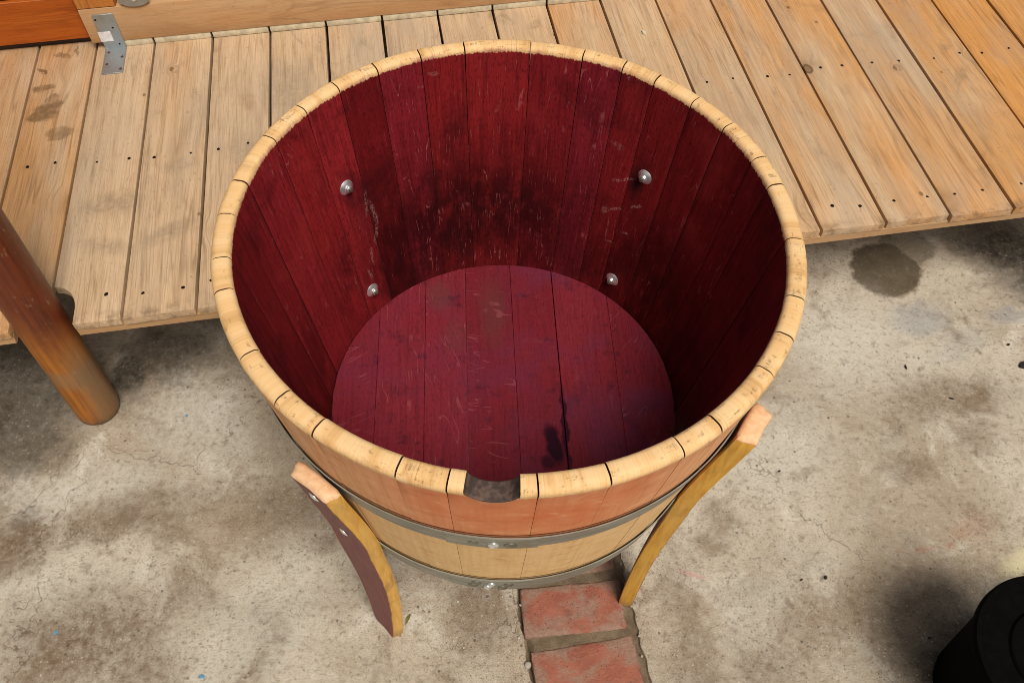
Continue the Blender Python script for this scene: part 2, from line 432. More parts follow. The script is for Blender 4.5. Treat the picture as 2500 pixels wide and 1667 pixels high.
    rim = n.mix(n.mul(purple, n.rng(n.noise(p, 24, 3), 0.45, 0.65, 0.1, 0.75)), rim, (0.34, 0.10, 0.10))
    fo = n.rng(n.add(tout, n.mul(jag, 0.35)), -0.0008, 0.0006)
    c = n.mix(fi, rim, inside)
    c = n.mix(fo, c, oak)
    jt = n.attr('joint')
    c = n.mix(n.mul(n.rng(jt, 0.25, 0.9), n.mix(fo, (0.92,) * 3, (0.12,) * 3)), c, (0.030, 0.010, 0.008))
    # bung hole: charred edge
    ch = n.attr('char')
    chn = n.mix(n.rng(n.noise(n.objc(), 120, 4, 0.6), 0.4, 0.65), (0.060, 0.045, 0.040), (0.13, 0.085, 0.070))
    c = n.mix(n.rng(ch, 0.3, 0.7), c, chn)
    h = n.add(n.mul(st, 0.5), n.mul(kerf, 0.25))
    ro = n.mix(fi, (0.62,) * 3, n.mix(n.rng(blot, 0.35, 0.7), (0.50,) * 3, (0.66,) * 3))
    ro = n.mix(ch, ro, (0.85,) * 3)
    return n.done(c, rough=ro, normal=n.bump(h, 0.25, 0.001))
M['stave'] = stave_material()

def head_material():
    n = NT('wine_stained_head', 0.5, 0.12)
    o = n.objc(); rnd = n.rnd()
    off = n.comb(n.mul(rnd, 31.0), n.mul(rnd, 17.0), 0.0)
    p = n.vm('ADD', o, off)
    st = n.noise(n.map(p, scale=(1, 0.06, 1)), 170, 4, 0.65)
    base = n.mix(rnd, (0.195, 0.0180, 0.0290), (0.150, 0.0125, 0.0205))
    c = n.mix(n.rng(st, 0.42, 0.72, 0, 0.5), base, (0.075, 0.007, 0.014))
    bl = n.noise(o, 14, 5, 0.65, 0.4)
    c = n.mix(n.rng(bl, 0.54, 0.74, 0, 0.6), c, (0.055, 0.008, 0.018))
    por = n.noise(n.map(p, scale=(1, 0.2, 1)), 560, 2, 0.6)
    c = n.mix(n.rng(por, 0.52, 0.68, 0, 0.5), c, (0.060, 0.006, 0.012))
    bl2 = n.noise(n.vm('ADD', o, (3, 5, 1)), 34, 4, 0.65)
    c = n.mix(n.rng(bl2, 0.57, 0.70, 0, 0.6), c, (0.045, 0.008, 0.018))
    # violet bloom, stronger to the right
    x = n.sep(o)[0]
    vi = n.mul(n.rng(n.noise(n.vm('ADD', o, (7, 1, 0)), 9, 4, 0.6, 0.3), 0.42, 0.68), n.rng(x, -0.10, 0.15, 0.20, 0.45))
    c = n.mix(vi, c, (0.115, 0.026, 0.066))
    gr = n.spots(o, [(-0.012, 0.165, 0.022, 0.06, 0, 0.35), (-0.10, 0.20, 0.02, 0.03, 0, 0.4), (-0.075, 0.12, 0.02, 0.03, 0, 0.3)], 0.6, 0.03, 30)
    c = n.mix(gr, c, (0.085, 0.04, 0.036))
    # flecks: angle differs from board to board
    ang = n.mul(n.sub(rnd, 0.3), 3.0)
    nd = n.n('ShaderNodeVectorRotate', rotation_type='Z_AXIS')
    n.set(nd.inputs['Vector'], p); n.set(nd.inputs['Angle'], ang)
    q = nd.outputs[0]
    fl = n.noise(n.map(q, scale=(1, 0.12, 1)), 60, 1, 0.5, 0.2)
    line = n.rng(n.m_('ABSOLUTE', n.sub(fl, 0.5)), 0.014, 0.004)
    gate = n.mul(n.rng(n.noise(p, 22, 2, 0.5), 0.50, 0.60), n.rng(n.m_('FRACT', n.mul(rnd, 9.7)), 0.2, 0.5, 0.25, 1.0))
    c = n.mix(n.mul(n.mul(line, gate), 0.30), c, (0.34, 0.10, 0.11))
    wet_or_shade = n.spots(o, [(0.072, -0.085, 0.012, 0.035, 0.15, 1.0), (0.091, -0.06, 0.005, 0.075, 0.0, 0.9), (0.060, -0.115, 0.012, 0.012, 0.0, 0.8)], 0.35, 0.018, 40)
    c = n.mix(wet_or_shade, c, (0.022, 0.002, 0.010))
    ro = n.rng(bl, 0.3, 0.7, 0.44, 0.62)
    return n.done(c, rough=ro, normal=n.bump(st, 0.22, 0.001))
M['head'] = head_material()

def leg_material():
    n = NT('varnished_oak_leg', 0.38, 0.5)
    o = n.objc(); a = n.attr('face')
    p = n.map(o, scale=(1, 1, 0.06))
    g = n.noise(p, 190, 4, 0.6)
    c = n.mix(n.rng(g, 0.35, 0.7), (0.74, 0.42, 0.065), (0.58, 0.29, 0.034))
    bl = n.noise(n.map(o, scale=(1, 1, 0.35)), 40, 4, 0.6)
    c = n.mix(n.rng(bl, 0.54, 0.74, 0, 0.6), c, (0.26, 0.11, 0.018))
    c = n.mix(n.rng(n.noise(n.map(o, scale=(1, 1, 0.2)), 26, 3), 0.55, 0.3, 0, 0.5), c, (0.62, 0.37, 0.10))
    kn = n.voro(n.map(o, scale=(1, 1, 0.6)), 26, 1.0)
    c = n.mix(n.mul(n.rng(kn.outputs['Distance'], 0.16, 0.07), n.rng(n.sep(kn.outputs['Color'])[0], 0.82, 0.86)), c, (0.12, 0.045, 0.012))
    dz_ = n.rng(n.add(n.sep(o)[2], n.mul(n.sub(bl, 0.5), 0.05)), 0.05, 0.005)
    c = n.mix(n.mul(dz_, 0.55), c, (0.26, 0.13, 0.05))
    red = n.mix(n.rng(g, 0.35, 0.7), (0.215, 0.055, 0.055), (0.145, 0.030, 0.034))
    red = n.mix(n.rng(bl, 0.5, 0.75, 0, 0.4), red, (0.10, 0.02, 0.028))
    raw = n.mix(n.rng(n.noise(o, 150, 4, 0.6), 0.3, 0.7), (0.76, 0.50, 0.30), (0.66, 0.40, 0.215))
    jag = n.mul(n.sub(n.noise(n.map(o, scale=(1, 1, 0.1)), 240, 2), 0.5), 0.35)
    aj = n.add(a, jag)
    c = n.mix(n.rng(aj, 0.9, 1.1), c, red)
    c = n.mix(n.rng(a, 1.45, 1.55), c, raw)
    return n.done(c, rough=n.rng(a, 0.4, 1.0, 0.36, 0.6), normal=n.bump(g, 0.15, 0.001))
M['leg'] = leg_material()

def hoop_material():
    n = NT('dull_galvanised_hoop', 0.5, 0.5)
    o = n.objc(); uv = n.uv()
    a = n.noise(n.map(uv, scale=(0.25, 1.6, 1)), 55, 5, 0.65)
    b = n.noise(uv, 16, 4, 0.6)
    c = n.mix(n.rng(a, 0.35, 0.7), (0.295, 0.29, 0.245), (0.21, 0.205, 0.168))
    c = n.mix(n.rng(b, 0.52, 0.75, 0, 0.6), c, (0.215, 0.165, 0.10))
    sc = n.noise(n.map(uv, scale=(0.1, 3, 1)), 130, 2, 0.5)
    c = n.mix(n.rng(sc, 0.66, 0.74, 0, 0.5), c, (0.45, 0.44, 0.40))
    return n.done(c, rough=n.rng(a, 0.3, 0.7, 0.42, 0.62), metal=0.3, normal=n.bump(a, 0.1, 0.001))
M['hoop'] = hoop_material()
def zinc(name, c, r):
    n = NT(name, r, 0.5)
    v = n.voro(n.objc(), 260, 1.0)
    cc = n.mix(n.rng(n.sep(v.outputs['Color'])[0], 0, 1), tuple(x * 0.93 for x in c), c)
    cc = n.mix(n.rng(n.noise(n.objc(), 40, 4), 0.5, 0.75, 0, 0.4), cc, tuple(x * 0.62 for x in c))
    return n.done(cc, rough=r, metal=0.85)
M['zinc'] = zinc('bright_zinc', (0.86, 0.88, 0.90), 0.32)
M['galv'] = zinc('galvanised_sheet', (0.40, 0.43, 0.44), 0.42)
M['rivet'] = zinc('dull_rivet_steel', (0.26, 0.25, 0.21), 0.45)
M['bracket'] = zinc('bracket_galvanised_sheet', (0.42, 0.46, 0.48), 0.5)
M['sticker'] = plain('white_label_paper', (0.80, 0.78, 0.80), 0.6)
M['rust'] = plain('rusty_nail_steel', (0.10, 0.035, 0.02), 0.7)
M['nail'] = plain('dark_nail_steel', (0.010, 0.008, 0.007), 0.8, 0.0, 0.1)
M['black'] = plain('black_plastic', (0.003, 0.003, 0.003), 0.7, 0.0, 0.02)

def post_material():
    n = NT('varnished_round_post', 0.32, 0.5)
    o = n.objc(); xs = n.sep(o); z = xs[2]
    g = n.noise(n.map(o, scale=(1, 1, 0.05)), 120, 4, 0.6)
    bl = n.noise(n.map(o, scale=(1, 1, 0.5)), 14, 5, 0.62, 0.4)
    c = n.mix(n.rng(g, 0.35, 0.7), (0.40, 0.140, 0.014), (0.25, 0.075, 0.007))
    c = n.mix(n.rng(bl, 0.5, 0.7, 0, 0.6), c, (0.15, 0.055, 0.014))
    zz = n.add(z, n.mul(n.sub(bl, 0.5), 0.12))
    top = n.mix(n.rng(g, 0.35, 0.7), (0.145, 0.026, 0.004), (0.085, 0.013, 0.003))
    c = n.mix(n.rng(n.add(zz, n.mul(xs[0], 0.8)), 0.22, 0.40), c, top)
    band = n.mul(n.rng(zz, 0.125, 0.15), n.rng(zz, 0.205, 0.18))
    c = n.mix(n.mul(band, 0.65), c, (0.25, 0.145, 0.065))
    rt = n.mul(n.rng(n.add(xs[0], n.mul(n.sub(bl, 0.5), 0.05)), 0.008, 0.035), n.rng(zz, 0.30, 0.16))
    c = n.mix(n.mul(rt, 0.8), c, (0.19, 0.115, 0.055))
    ln = n.rng(n.m_('ABSOLUTE', n.sub(n.noise(n.map(o, scale=(1, 1, 0.03)), 70, 2, 0.5), 0.5)), 0.02, 0.0)
    c = n.mix(n.mul(ln, n.rng(bl, 0.4, 0.6, 0.1, 0.6)), c, (0.07, 0.020, 0.006))
    scu = n.noise(n.map(o, scale=(1, 1, 0.5)), 70, 4, 0.7)
    c = n.mix(n.rng(scu, 0.60, 0.72, 0, 0.5), c, (0.30, 0.19, 0.10))
    c = n.mix(n.mul(n.rng(n.add(z, n.mul(n.sub(scu, 0.5), 0.03)), 0.02, 0.0), 0.8), c, (0.07, 0.045, 0.028))
    return n.done(c, rough=n.rng(bl, 0.3, 0.7, 0.30, 0.52), normal=n.bump(n.add(g, scu), 0.25, 0.0012))
M['post'] = post_material()

def concrete_material():
    n = NT('old_stained_concrete', 0.8, 0.3)
    o = n.geo()
    o = n.map(o, scale=(1, 1, 1))
    big = n.noise(o, 1.9, 6, 0.62, 0.3)
    mid = n.noise(n.vm('ADD', o, (5, 3, 0)), 6.5, 6, 0.66, 0.4)
    fin = n.noise(o, 60, 5, 0.72)
    gra = n.noise(o, 260, 3, 0.7)
    c = n.mix(n.rng(big, 0.38, 0.62), (0.560, 0.508, 0.420), (0.365, 0.298, 0.218))
    c = n.mix(n.rng(mid, 0.51, 0.67, 0, 0.80), c, (0.225, 0.165, 0.108))
    c = n.mix(n.rng(mid, 0.46, 0.30, 0, 0.80), c, (0.680, 0.640, 0.555))
    coolm = n.noise(n.vm('ADD', o, (1, 9, 0)), 3.2, 4, 0.6)
    c = n.mix(n.rng(coolm, 0.52, 0.72, 0, 0.35), c, (0.33, 0.345, 0.325))
    # streaky trowel/scuff pattern, speckle
    c = n.mix(n.rng(fin, 0.53, 0.70, 0, 0.65), c, (0.170, 0.125, 0.084))
    c = n.mix(n.rng(fin, 0.45, 0.28, 0, 0.55), c, (0.56, 0.53, 0.475))
    c = n.mix(n.rng(gra, 0.55, 0.72, 0, 0.50), c, (0.120, 0.095, 0.070))
    c = n.mix(n.rng(gra, 0.42, 0.28, 0, 0.38), c, (0.60, 0.56, 0.49))
    scr = n.noise(n.map(o, scale=(0.45, 1.4, 1), rot=(0, 0, 0.3)), 110, 4, 0.7, 0.8)
    c = n.mix(n.rng(scr, 0.55, 0.70, 0, 0.55), c, (0.165, 0.125, 0.088))
    c = n.mix(n.rng(scr, 0.42, 0.30, 0, 0.40), c, (0.56, 0.52, 0.46))
    grt = n.noise(o, 640, 2, 0.65)
    c = n.mix(n.rng(grt, 0.56, 0.70, 0, 0.60), c, (0.120, 0.090, 0.062))
    c = n.mix(n.rng(grt, 0.44, 0.32, 0, 0.50), c, (0.70, 0.65, 0.56))
    md = n.noise(n.vm('ADD', o, (4, 4, 0)), 130, 4, 0.75, 0.5)
    c = n.mix(n.rng(md, 0.56, 0.68, 0, 0.6), c, (0.125, 0.092, 0.063))
    # soft brown/bluish blobs
    bv = n.noise(n.vm('ADD', o, (2, 2, 0)), 22, 3, 0.55, 0.2)
    c = n.mix(n.rng(bv, 0.63, 0.74, 0, 0.6), c, (0.170, 0.125, 0.085))
    # stains plus painted shade and light where the photo shows them
    dark = n.spots(o, [(0.925, 0.665, 0.085, 0.085, 0.0, 1.0), (0.985, 0.73, 0.08, 0.06, 0.3, 0.6)], 0.10, 0.04, 26)
    dm = n.noise(o, 30, 4, 0.6)
    c = n.mix(n.mul(dark, 0.92), c, n.mix(n.rng(dm, 0.3, 0.7), (0.060, 0.042, 0.022), (0.095, 0.072, 0.042)))
    wet_or_shade = n.spots(o, [(1.27, 0.72, 0.17, 0.10, -0.35, 1.0), (1.40, 0.62, 0.22, 0.12, -0.3, 1.0), (-1.12, 0.33, 0.20, 0.20, 0, 0.85), (-1.02, 0.20, 0.08, 0.09, 0.5, 0.75), (-1.25, 0.10, 0.2, 0.2, 0, 0.55),
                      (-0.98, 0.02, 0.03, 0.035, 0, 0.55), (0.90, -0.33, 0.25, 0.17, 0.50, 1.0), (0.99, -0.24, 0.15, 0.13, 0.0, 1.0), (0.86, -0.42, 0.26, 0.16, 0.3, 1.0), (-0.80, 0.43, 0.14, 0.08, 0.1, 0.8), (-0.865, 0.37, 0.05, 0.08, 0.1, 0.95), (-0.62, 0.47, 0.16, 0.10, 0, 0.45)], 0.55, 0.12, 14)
    c = n.mix(n.mul(wet_or_shade, n.rng(fin, 0.25, 0.7, 0.8, 1.0)), c, (0.013, 0.011, 0.009))  # shade under deck and beside post and tub painted in, with damp concrete
    brown = n.spots(o, [(-0.80, -0.22, 0.16, 0.10, 0.2, 0.75), (-0.70, -0.27, 0.10, 0.06, 0.0, 0.65), (-0.98, -0.03, 0.09, 0.05, 0.2, 0.75), (-0.78, 0.03, 0.22, 0.05, 0.2, 0.5), (-0.45, 0.03, 0.12, 0.06, 0.3, 0.45),
                        (0.62, -0.20, 0.16, 0.07, 0.3, 0.4), (0.98, 0.30, 0.14, 0.06, 0.1, 0.55), (1.0, 0.2, 0.06, 0.04, 0.1, 0.5), (0.33, -0.20, 0.04, 0.16, 0.1, 0.45), (0.50, -0.28, 0.08, 0.05, 0.1, 0.4),
                        (-0.06, -0.16, 0.06, 0.10, 0.0, 0.6), (-0.10, -0.06, 0.10, 0.06, 0.0, 0.4), (0.85, 0.13, 0.05, 0.03, 0.2, 0.5), (-0.30, -0.12, 0.10, 0.04, 0.4, 0.3)], 0.75, 0.12, 13)
    c = n.mix(n.mul(brown, n.rng(fin, 0.25, 0.65, 0.6, 1.15)), c, (0.120, 0.070, 0.034))
    pale = n.spots(o, [(-0.70, 0.27, 0.10, 0.10, 0.2, 0.8), (-0.62, 0.20, 0.08, 0.07, 0.2, 0.5), (-0.93, 0.09, 0.15, 0.05, 0.2, 0.75), (0.75, 0.45, 0.16, 0.14, 0.2, 0.65), (0.55, 0.20, 0.12, 0.12, 0.2, 0.45), (-0.98, -0.18, 0.08, 0.10, 0, 0.3)], 0.7, 0.12, 12)
    c = n.mix(n.mul(pale, n.rng(fin, 0.7, 0.3, 0.2, 0.85)), c, (0.580, 0.560, 0.510))
    light_patch = n.spots(o, [(1.02, -0.075, 0.055, 0.022, 0.5, 0.9)], 0.7, 0.03, 20)
    c = n.mix(n.mul(light_patch, 0.8), c, (0.66, 0.60, 0.38))  # bright pool of light beside the tub, painted into the concrete
    blue = n.spots(o, [(0.965, 0.51, 0.07, 0.045, 0.2, 0.8), (1.18, 0.52, 0.05, 0.02, 0.0, 0.8), (1.04, 0.44, 0.10, 0.03, 0.5, 0.4)], 0.6, 0.09, 24)
    c = n.mix(n.mul(blue, n.rng(gra, 0.6, 0.4, 0.3, 0.85)), c, (0.24, 0.27, 0.30))
    red = n.spots(o, [(0.77, -0.056, 0.008, 0.004, 0.2, 0.5), (0.817, -0.055, 0.014, 0.006, 0.2, 0.9), (0.835, -0.052, 0.008, 0.005, 0.2, 0.8), (0.875, -0.047, 0.010, 0.006, 0.1, 0.8), (0.905, -0.02, 0.020, 0.010, 0.1, 0.6), (0.94, -0.005, 0.035, 0.025, 0.2, 0.35)], 0.8, 0.012, 60)
    c = n.mix(n.mul(red, 0.42), c, (0.36, 0.10, 0.055))
    pink = n.spots(o, [(0.355, -0.102, 0.026, 0.0035, -0.31, 0.8)], 0.7, 0.008, 60)
    c = n.mix(n.mul(pink, 0.6), c, (0.55, 0.24, 0.26))
    # specks
    sv = n.voro(o, 46, 1.0)
    sp = n.mul(n.rng(sv.outputs['Distance'], 0.15, 0.08), n.rng(n.sep(sv.outputs['Color'])[0], 0.80, 0.84))
    c = n.mix(n.mul(sp, 0.75), c, (0.075, 0.07, 0.065))
    sp2 = n.mul(n.rng(sv.outputs['Distance'], 0.10, 0.05), n.rng(n.sep(sv.outputs['Color'])[1], 0.82, 0.86))
    c = n.mix(n.mul(sp2, 0.8), c, (0.66, 0.62, 0.56))
    g1v = n.voro(n.vm('ADD', o, (1.3, 2.1, 0)), 150, 1.0)
    gc = n.sep(g1v.outputs['Color'])
    c = n.mix(n.mul(n.rng(g1v.outputs['Distance'], 0.34, 0.22), n.rng(gc[0], 0.84, 0.88, 0, 0.60)), c, (0.075, 0.060, 0.048))
    c = n.mix(n.mul(n.rng(g1v.outputs['Distance'], 0.30, 0.20), n.rng(gc[1], 0.88, 0.91, 0, 0.40)), c, (0.66, 0.60, 0.50))
    g2v = n.voro(o, 360, 1.0)
    gd = n.sep(g2v.outputs['Color'])
    c = n.mix(n.mul(n.rng(g2v.outputs['Distance'], 0.45, 0.30), n.rng(gd[0], 0.74, 0.78, 0, 0.45)), c, (0.10, 0.078, 0.058))
    c = n.mix(n.mul(n.rng(g2v.outputs['Distance'], 0.42, 0.30), n.rng(gd[1], 0.82, 0.86, 0, 0.25)), c, (0.66, 0.60, 0.50))
    # hairline cracks
    cv = n.voro(n.vm('ADD', o, n.vm('SCALE', n.noise(o, 7, 4, 0.65, color=True), 0.20)), 2.3, 1.0, 'DISTANCE_TO_EDGE')
    c = n.mix(n.mul(n.rng(cv.outputs['Distance'], 0.0045, 0.001), n.rng(n.noise(o, 2.6, 2), 0.50, 0.60, 0, 0.6)), c, (0.085, 0.065, 0.048))
    h = n.add(n.mul(fin, 0.5), n.add(n.mul(gra, 0.4), n.mul(grt, 0.35)))
    h = n.sub(h, n.mul(sp, 0.5))
    return n.done(c, rough=n.rng(wet_or_shade, 0, 1, 0.82, 0.6), normal=n.bump(h, 0.6, 0.004))
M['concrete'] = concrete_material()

def brick_material():
    n = NT('worn_red_brick', 0.85, 0.25)
    o = n.geo(); ob = n.objc()
    a = n.noise(o, 26, 5, 0.65, 0.3)
    f = n.noise(o, 150, 4, 0.7)
    c = n.mix(n.rng(a, 0.35, 0.65), (0.335, 0.120, 0.078), (0.265, 0.090, 0.060))
    c = n.mix(n.rng(f, 0.52, 0.7, 0, 0.4), c, (0.44, 0.18, 0.115))
    dirt = n.noise(n.vm('ADD', o, (3, 1, 0)), 15, 6, 0.68, 0.5)
    ex = n.m_('ABSOLUTE', n.sep(ob)[0]); ey = n.m_('ABSOLUTE', n.sep(ob)[1])
    e = n.m_('MAXIMUM', n.rng(ex, 0.065, 0.10), n.rng(ey, 0.03, 0.05))
    dd = n.rng(n.add(dirt, n.mul(e, 0.13)), 0.46, 0.62)
    c = n.mix(n.mul(dd, 0.78), c, n.mix(n.rng(f, 0.35, 0.65), (0.31, 0.215, 0.165), (0.235, 0.160, 0.118)))
    c = n.mix(n.rng(n.noise(n.vm('ADD', o, (8, 8, 0)), 20, 4, 0.6), 0.60, 0.74, 0, 0.7), c, (0.12, 0.085, 0.065))
    pv = n.voro(o, 210, 1.0)
    c = n.mix(n.mul(n.rng(pv.outputs['Distance'], 0.32, 0.2), n.rng(n.sep(pv.outputs['Color'])[0], 0.80, 0.84, 0, 0.8)), c, (0.07, 0.045, 0.035))
    return n.done(c, normal=n.bump(n.add(n.mul(a, 0.4), n.mul(f, 0.8)), 0.7, 0.005))
M['brick'] = brick_material()

def sand_material():
    n = NT('gritty_sand_mortar', 0.9, 0.2)
    o = n.geo()
    a = n.noise(o, 30, 5, 0.65); f = n.noise(o, 300, 3, 0.7)
    c = n.mix(n.rng(a, 0.35, 0.65), (0.20, 0.150, 0.098), (0.130, 0.094, 0.060))
    c = n.mix(n.rng(f, 0.55, 0.7, 0, 0.6), c, (0.07, 0.05, 0.035))
    return n.done(c, normal=n.bump(n.add(a, f), 0.6, 0.004))
M['sand'] = sand_material()
M['soil'] = plain('dark_soil', (0.050, 0.038, 0.027), 0.95)

# ------------------------------------------------------------------ ground, slabs, brick strip
bm = bmesh.new()
g = 24
L = 40.0
def grid(bm, xs, ys, zf):
    V = [[bm.verts.new((x, y, zf(x, y))) for x in xs] for y in ys]
    for j in range(len(ys) - 1):
        for i in range(len(xs) - 1):
            bm.faces.new((V[j][i], V[j][i + 1], V[j + 1][i + 1], V[j + 1][i]))
grid(bm, [-L + 2 * L * i / g for i in range(g + 1)], [-L + 2 * L * i / g for i in range(g + 1)], lambda x, y: -0.06)
ground = tag(obj('ground', bm, M['soil']), kind='structure', label='dark soil under the concrete')

def n1(t, s, k=0.0): return mnoise.noise(Vector((t * s, k, 7.3)))
def slab(name, side, label):
    """Concrete slab whose edge beside the bricks is broken and worn round."""
    bm = bmesh.new()
    bs = [-14.0, -6, -3, -1.5] + [-1.0 + 0.006 * i for i in range(int(1.5 / 0.006))] + [0.52, 0.8, 1.5, 3, 6, 14]
    e0 = -0.012 if side < 0 else 0.203
    rows = []
    for b in bs:
        j = 0.006 * n1(b, 14, side) + 0.004 * n1(b, 45, side + 3) + 0.002 * n1(b, 130, side + 5)
        e = e0 + j + (0.004 if side < 0 else 0)
        rd = 0.004 + 0.006 * abs(n1(b, 25, side + 9)) + 0.004 * abs(n1(b, 80, side + 2))
        hz = 0.0015 * n1(b, 30, side + 1)
        pr = [(e, -0.05), (e + side * 0.001, -rd), (e + side * rd * 0.4, -rd * 0.35 + hz), (e + side * rd * 1.4, hz * 0.5), (e + side * 0.05, 0.0), (e0 + side * 0.3, 0), (e0 + side * 1.2, 0), (e0 + side * 4, 0), (e0 + side * 14, 0)]
        row = []
        for a, z in pr:
            x, y = deck_xy(a, b)
            row.append(bm.verts.new((x, y, z)))
        rows.append(row)
    for r0, r1 in zip(rows[:-1], rows[1:]):
        for k in range(len(r0) - 1):
            f = (r0[k], r1[k], r1[k + 1], r0[k + 1])
            bm.faces.new(f if side < 0 else tuple(reversed(f)))
    bmesh.ops.recalc_face_normals(bm, faces=bm.faces)
    if sum(f.normal.z * f.calc_area() for f in bm.faces) < 0:
        bmesh.ops.reverse_faces(bm, faces=bm.faces)
    return tag(obj(name, bm, M['concrete']), kind='structure', label=label)
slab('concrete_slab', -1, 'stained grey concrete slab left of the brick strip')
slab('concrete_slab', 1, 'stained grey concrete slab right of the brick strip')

# sand bed with the bricks in it
bm = bmesh.new()
xs = [-0.06 + 0.004 * i for i in range(80)]
ys = [-0.80 + 0.005 * i for i in range(260)]
def bedz(a, b):
    z = -0.0038 + 0.0025 * mnoise.noise(Vector((a * 40, b * 40, 1))) + 0.0015 * mnoise.noise(Vector((a * 140, b * 140, 4)))
    if a < 0.006: z -= 0.02 * min(1, (0.006 - a) / 0.010) * (0.7 + 0.5 * mnoise.noise(Vector((b * 30, 2, 2))))
    if a > 0.193: z -= 0.008 * min(1, (a - 0.193) / 0.006) * (0.6 + 0.9 * mnoise.noise(Vector((b * 25, 9, 2))))
    return z
V = [[None] * len(xs) for _ in ys]
for j, b in enumerate(ys):
    for i, a in enumerate(xs):
        V[j][i] = bm.verts.new((a, b, bedz(a, b)))
for j in range(len(ys) - 1):
    for i in range(len(xs) - 1):
        bm.faces.new((V[j][i], V[j][i + 1], V[j + 1][i + 1], V[j + 1][i]))
strip = obj('brick_strip', bm, M['sand'], rot=(0, 0, DYAW))
tag(strip, 'row of worn red bricks laid between the concrete slabs', kind='structure')

def brick_bm(seed):
    bm = bm_box(-0.099, 0.099, -0.049, 0.049, -0.05, 0.0, 0.006, 2)
    bmesh.ops.subdivide_edges(bm, edges=[e for e in bm.edges if e.calc_length() > 0.03], cuts=9, use_grid_fill=True)
    for v in bm.verts:
        d = mnoise.noise(v.co * 45 + Vector((seed * 7.1, 0, 0))) * 0.0022 + mnoise.noise(v.co * 160 + Vector((seed * 3, 1, 0))) * 0.001
        edge = max(abs(v.co.x) / 0.099, abs(v.co.y) / 0.049)
        v.co.z += d * 0.6
        if edge > 0.93:
            v.co.x -= math.copysign(abs(d) * 1.6, v.co.x) if abs(v.co.x) > 0.09 else 0
            v.co.y -= math.copysign(abs(d) * 1.6, v.co.y) if abs(v.co.y) > 0.042 else 0
            v.co.z -= abs(d) * 1.0
    return bm
brick_b = [(-0.183, -0.062), (-0.298, 0.0)]
k = -0.412
while k > -0.75:
    brick_b.append((k, random.uniform(-0.02, 0.02))); k -= 0.115
k = -0.070
while k < 0.42:
    brick_b.append((k, random.uniform(-0.05, 0.01))); k += 0.114
for i, (b, r) in enumerate(brick_b):
    o = obj('brick', brick_bm(i), M['brick'], strip, loc=((0.093, b, 0.001) if i != 1 else (0.0965, b, 0.0)), rot=(R(random.uniform(-1, 1)), R(random.uniform(-0.6, 0.6)), r))

# ------------------------------------------------------------------ deck
P0A, PW, ZD, FO = -0.963325, 0.139089, 0.32858, 0.3925
deck = tag(empty('wooden_deck', (0, 0, 0), DYAW), 'low platform of pale knotty planks behind the barrel', 'deck')
WARM = {0: .55, 1: .10, 2: .22, 3: .08, 4: .12, 5: .15, 6: .12, 7: .15, 8: .15, 9: .5, 10: .35, 11: .45, 12: .55, 13: .6, 14: .55, 15: .7, 16: .85, 17: 1.0, 18: 1.0}
GREY = {0: .2, 1: .4, 2: .55, 3: .55, 4: .7, 5: .9, 6: 1.0, 7: .9, 8: .8, 9: .3, 10: .7, 11: .65, 12: .7, 13: .65, 14: .8, 15: .8, 16: .5, 17: .3, 18: .2}
TH = 0.0185
def plank_bm(w, y0, y1, notch=None, seed=0):
    hw = w / 2
    rs = random.Random(seed)
    ny = 26
    left = []; rightp = []
    for i in range(ny + 1):
        y = y0 + (y1 - y0) * i / ny
        left.append((-hw + 0.0009 * n1(y, 3.0, seed) + 0.0003 * n1(y, 30, seed), y))
        rightp.append((hw + 0.0009 * n1(y, 3.0, seed + 50) + 0.0003 * n1(y, 30, seed + 9), y))
    sk = rs.uniform(-0.0015, 0.0015)
    front = []
    for i in range(1, 7):
        x = -hw + w * i / 7
        front.append((x, y0 + sk * x / hw + 0.0008 * n1(x, 60, seed)))
    left[0] = (left[0][0], y0 - sk); rightp[0] = (rightp[0][0], y0 + sk)
    if notch == 'right':      # post goes through this plank's right front corner
        arc = [(hw - 0.066 * math.sin(t), y0 + 0.035 + 0.062 * math.cos(t)) for t in [R(a) for a in range(96, -1, -12)]]
        out = [(hw - 0.066, y0)] + arc
        front = [p for p in front if p[0] < hw - 0.07]
        outline = front + out + [p for p in rightp if p[1] > y0 + 0.1] + list(reversed(left))
    elif notch == 'left':
        arc = [(-hw + 0.046 * math.sin(t), y0 + 0.035 + 0.062 * math.cos(t)) for t in [R(a) for a in range(0, 97, 12)]]
        front = [p for p in front if p[0] > -hw + 0.05]
        outline = arc + [(-hw + 0.046, y0)] + front + rightp + [p for p in reversed(left) if p[1] > y0 + 0.1]
    else:
        outline = front + rightp + list(reversed(left))
    bm = bm_prism(outline, -TH, 0.0, 0.0016, 2)
    return bm
lastv = None
rp = random.Random(5)
for i in range(-7, 25):
    a0 = P0A + PW * i
    y0 = FO + rp.uniform(-0.003, 0.003)
    y1 = 1.275 if i < 1 else 2.6
    gap = 0.0056 if i not in (4, 5) else 0.0064
    notch = 'right' if i == 0 else ('left' if i == 1 else None)
    o = obj('plank', plank_bm(PW - gap, y0, y1, notch, i + 20), M['deck'], deck, loc=(a0 + PW / 2, 0, ZD + rp.uniform(-0.0008, 0.0008)))
    o.rotation_euler = (0, R(rp.uniform(-0.25, 0.25)), 0)
    j = max(0, min(18, i))
    o.color = (WARM.get(j, .4), GREY.get(j, .6), rp.random(), 1)
for (a0, a1) in ((-2.0, -0.893), (-0.777, 2.5)):
    o = obj('fascia_board', bm_box(a0, a1, FO + 0.0015, FO + 0.039, 0.2885, ZD - TH - 0.0005, 0.0015), M['fascia'], deck)
    o.color = (0.4, 0.3, rp.random(), 1)
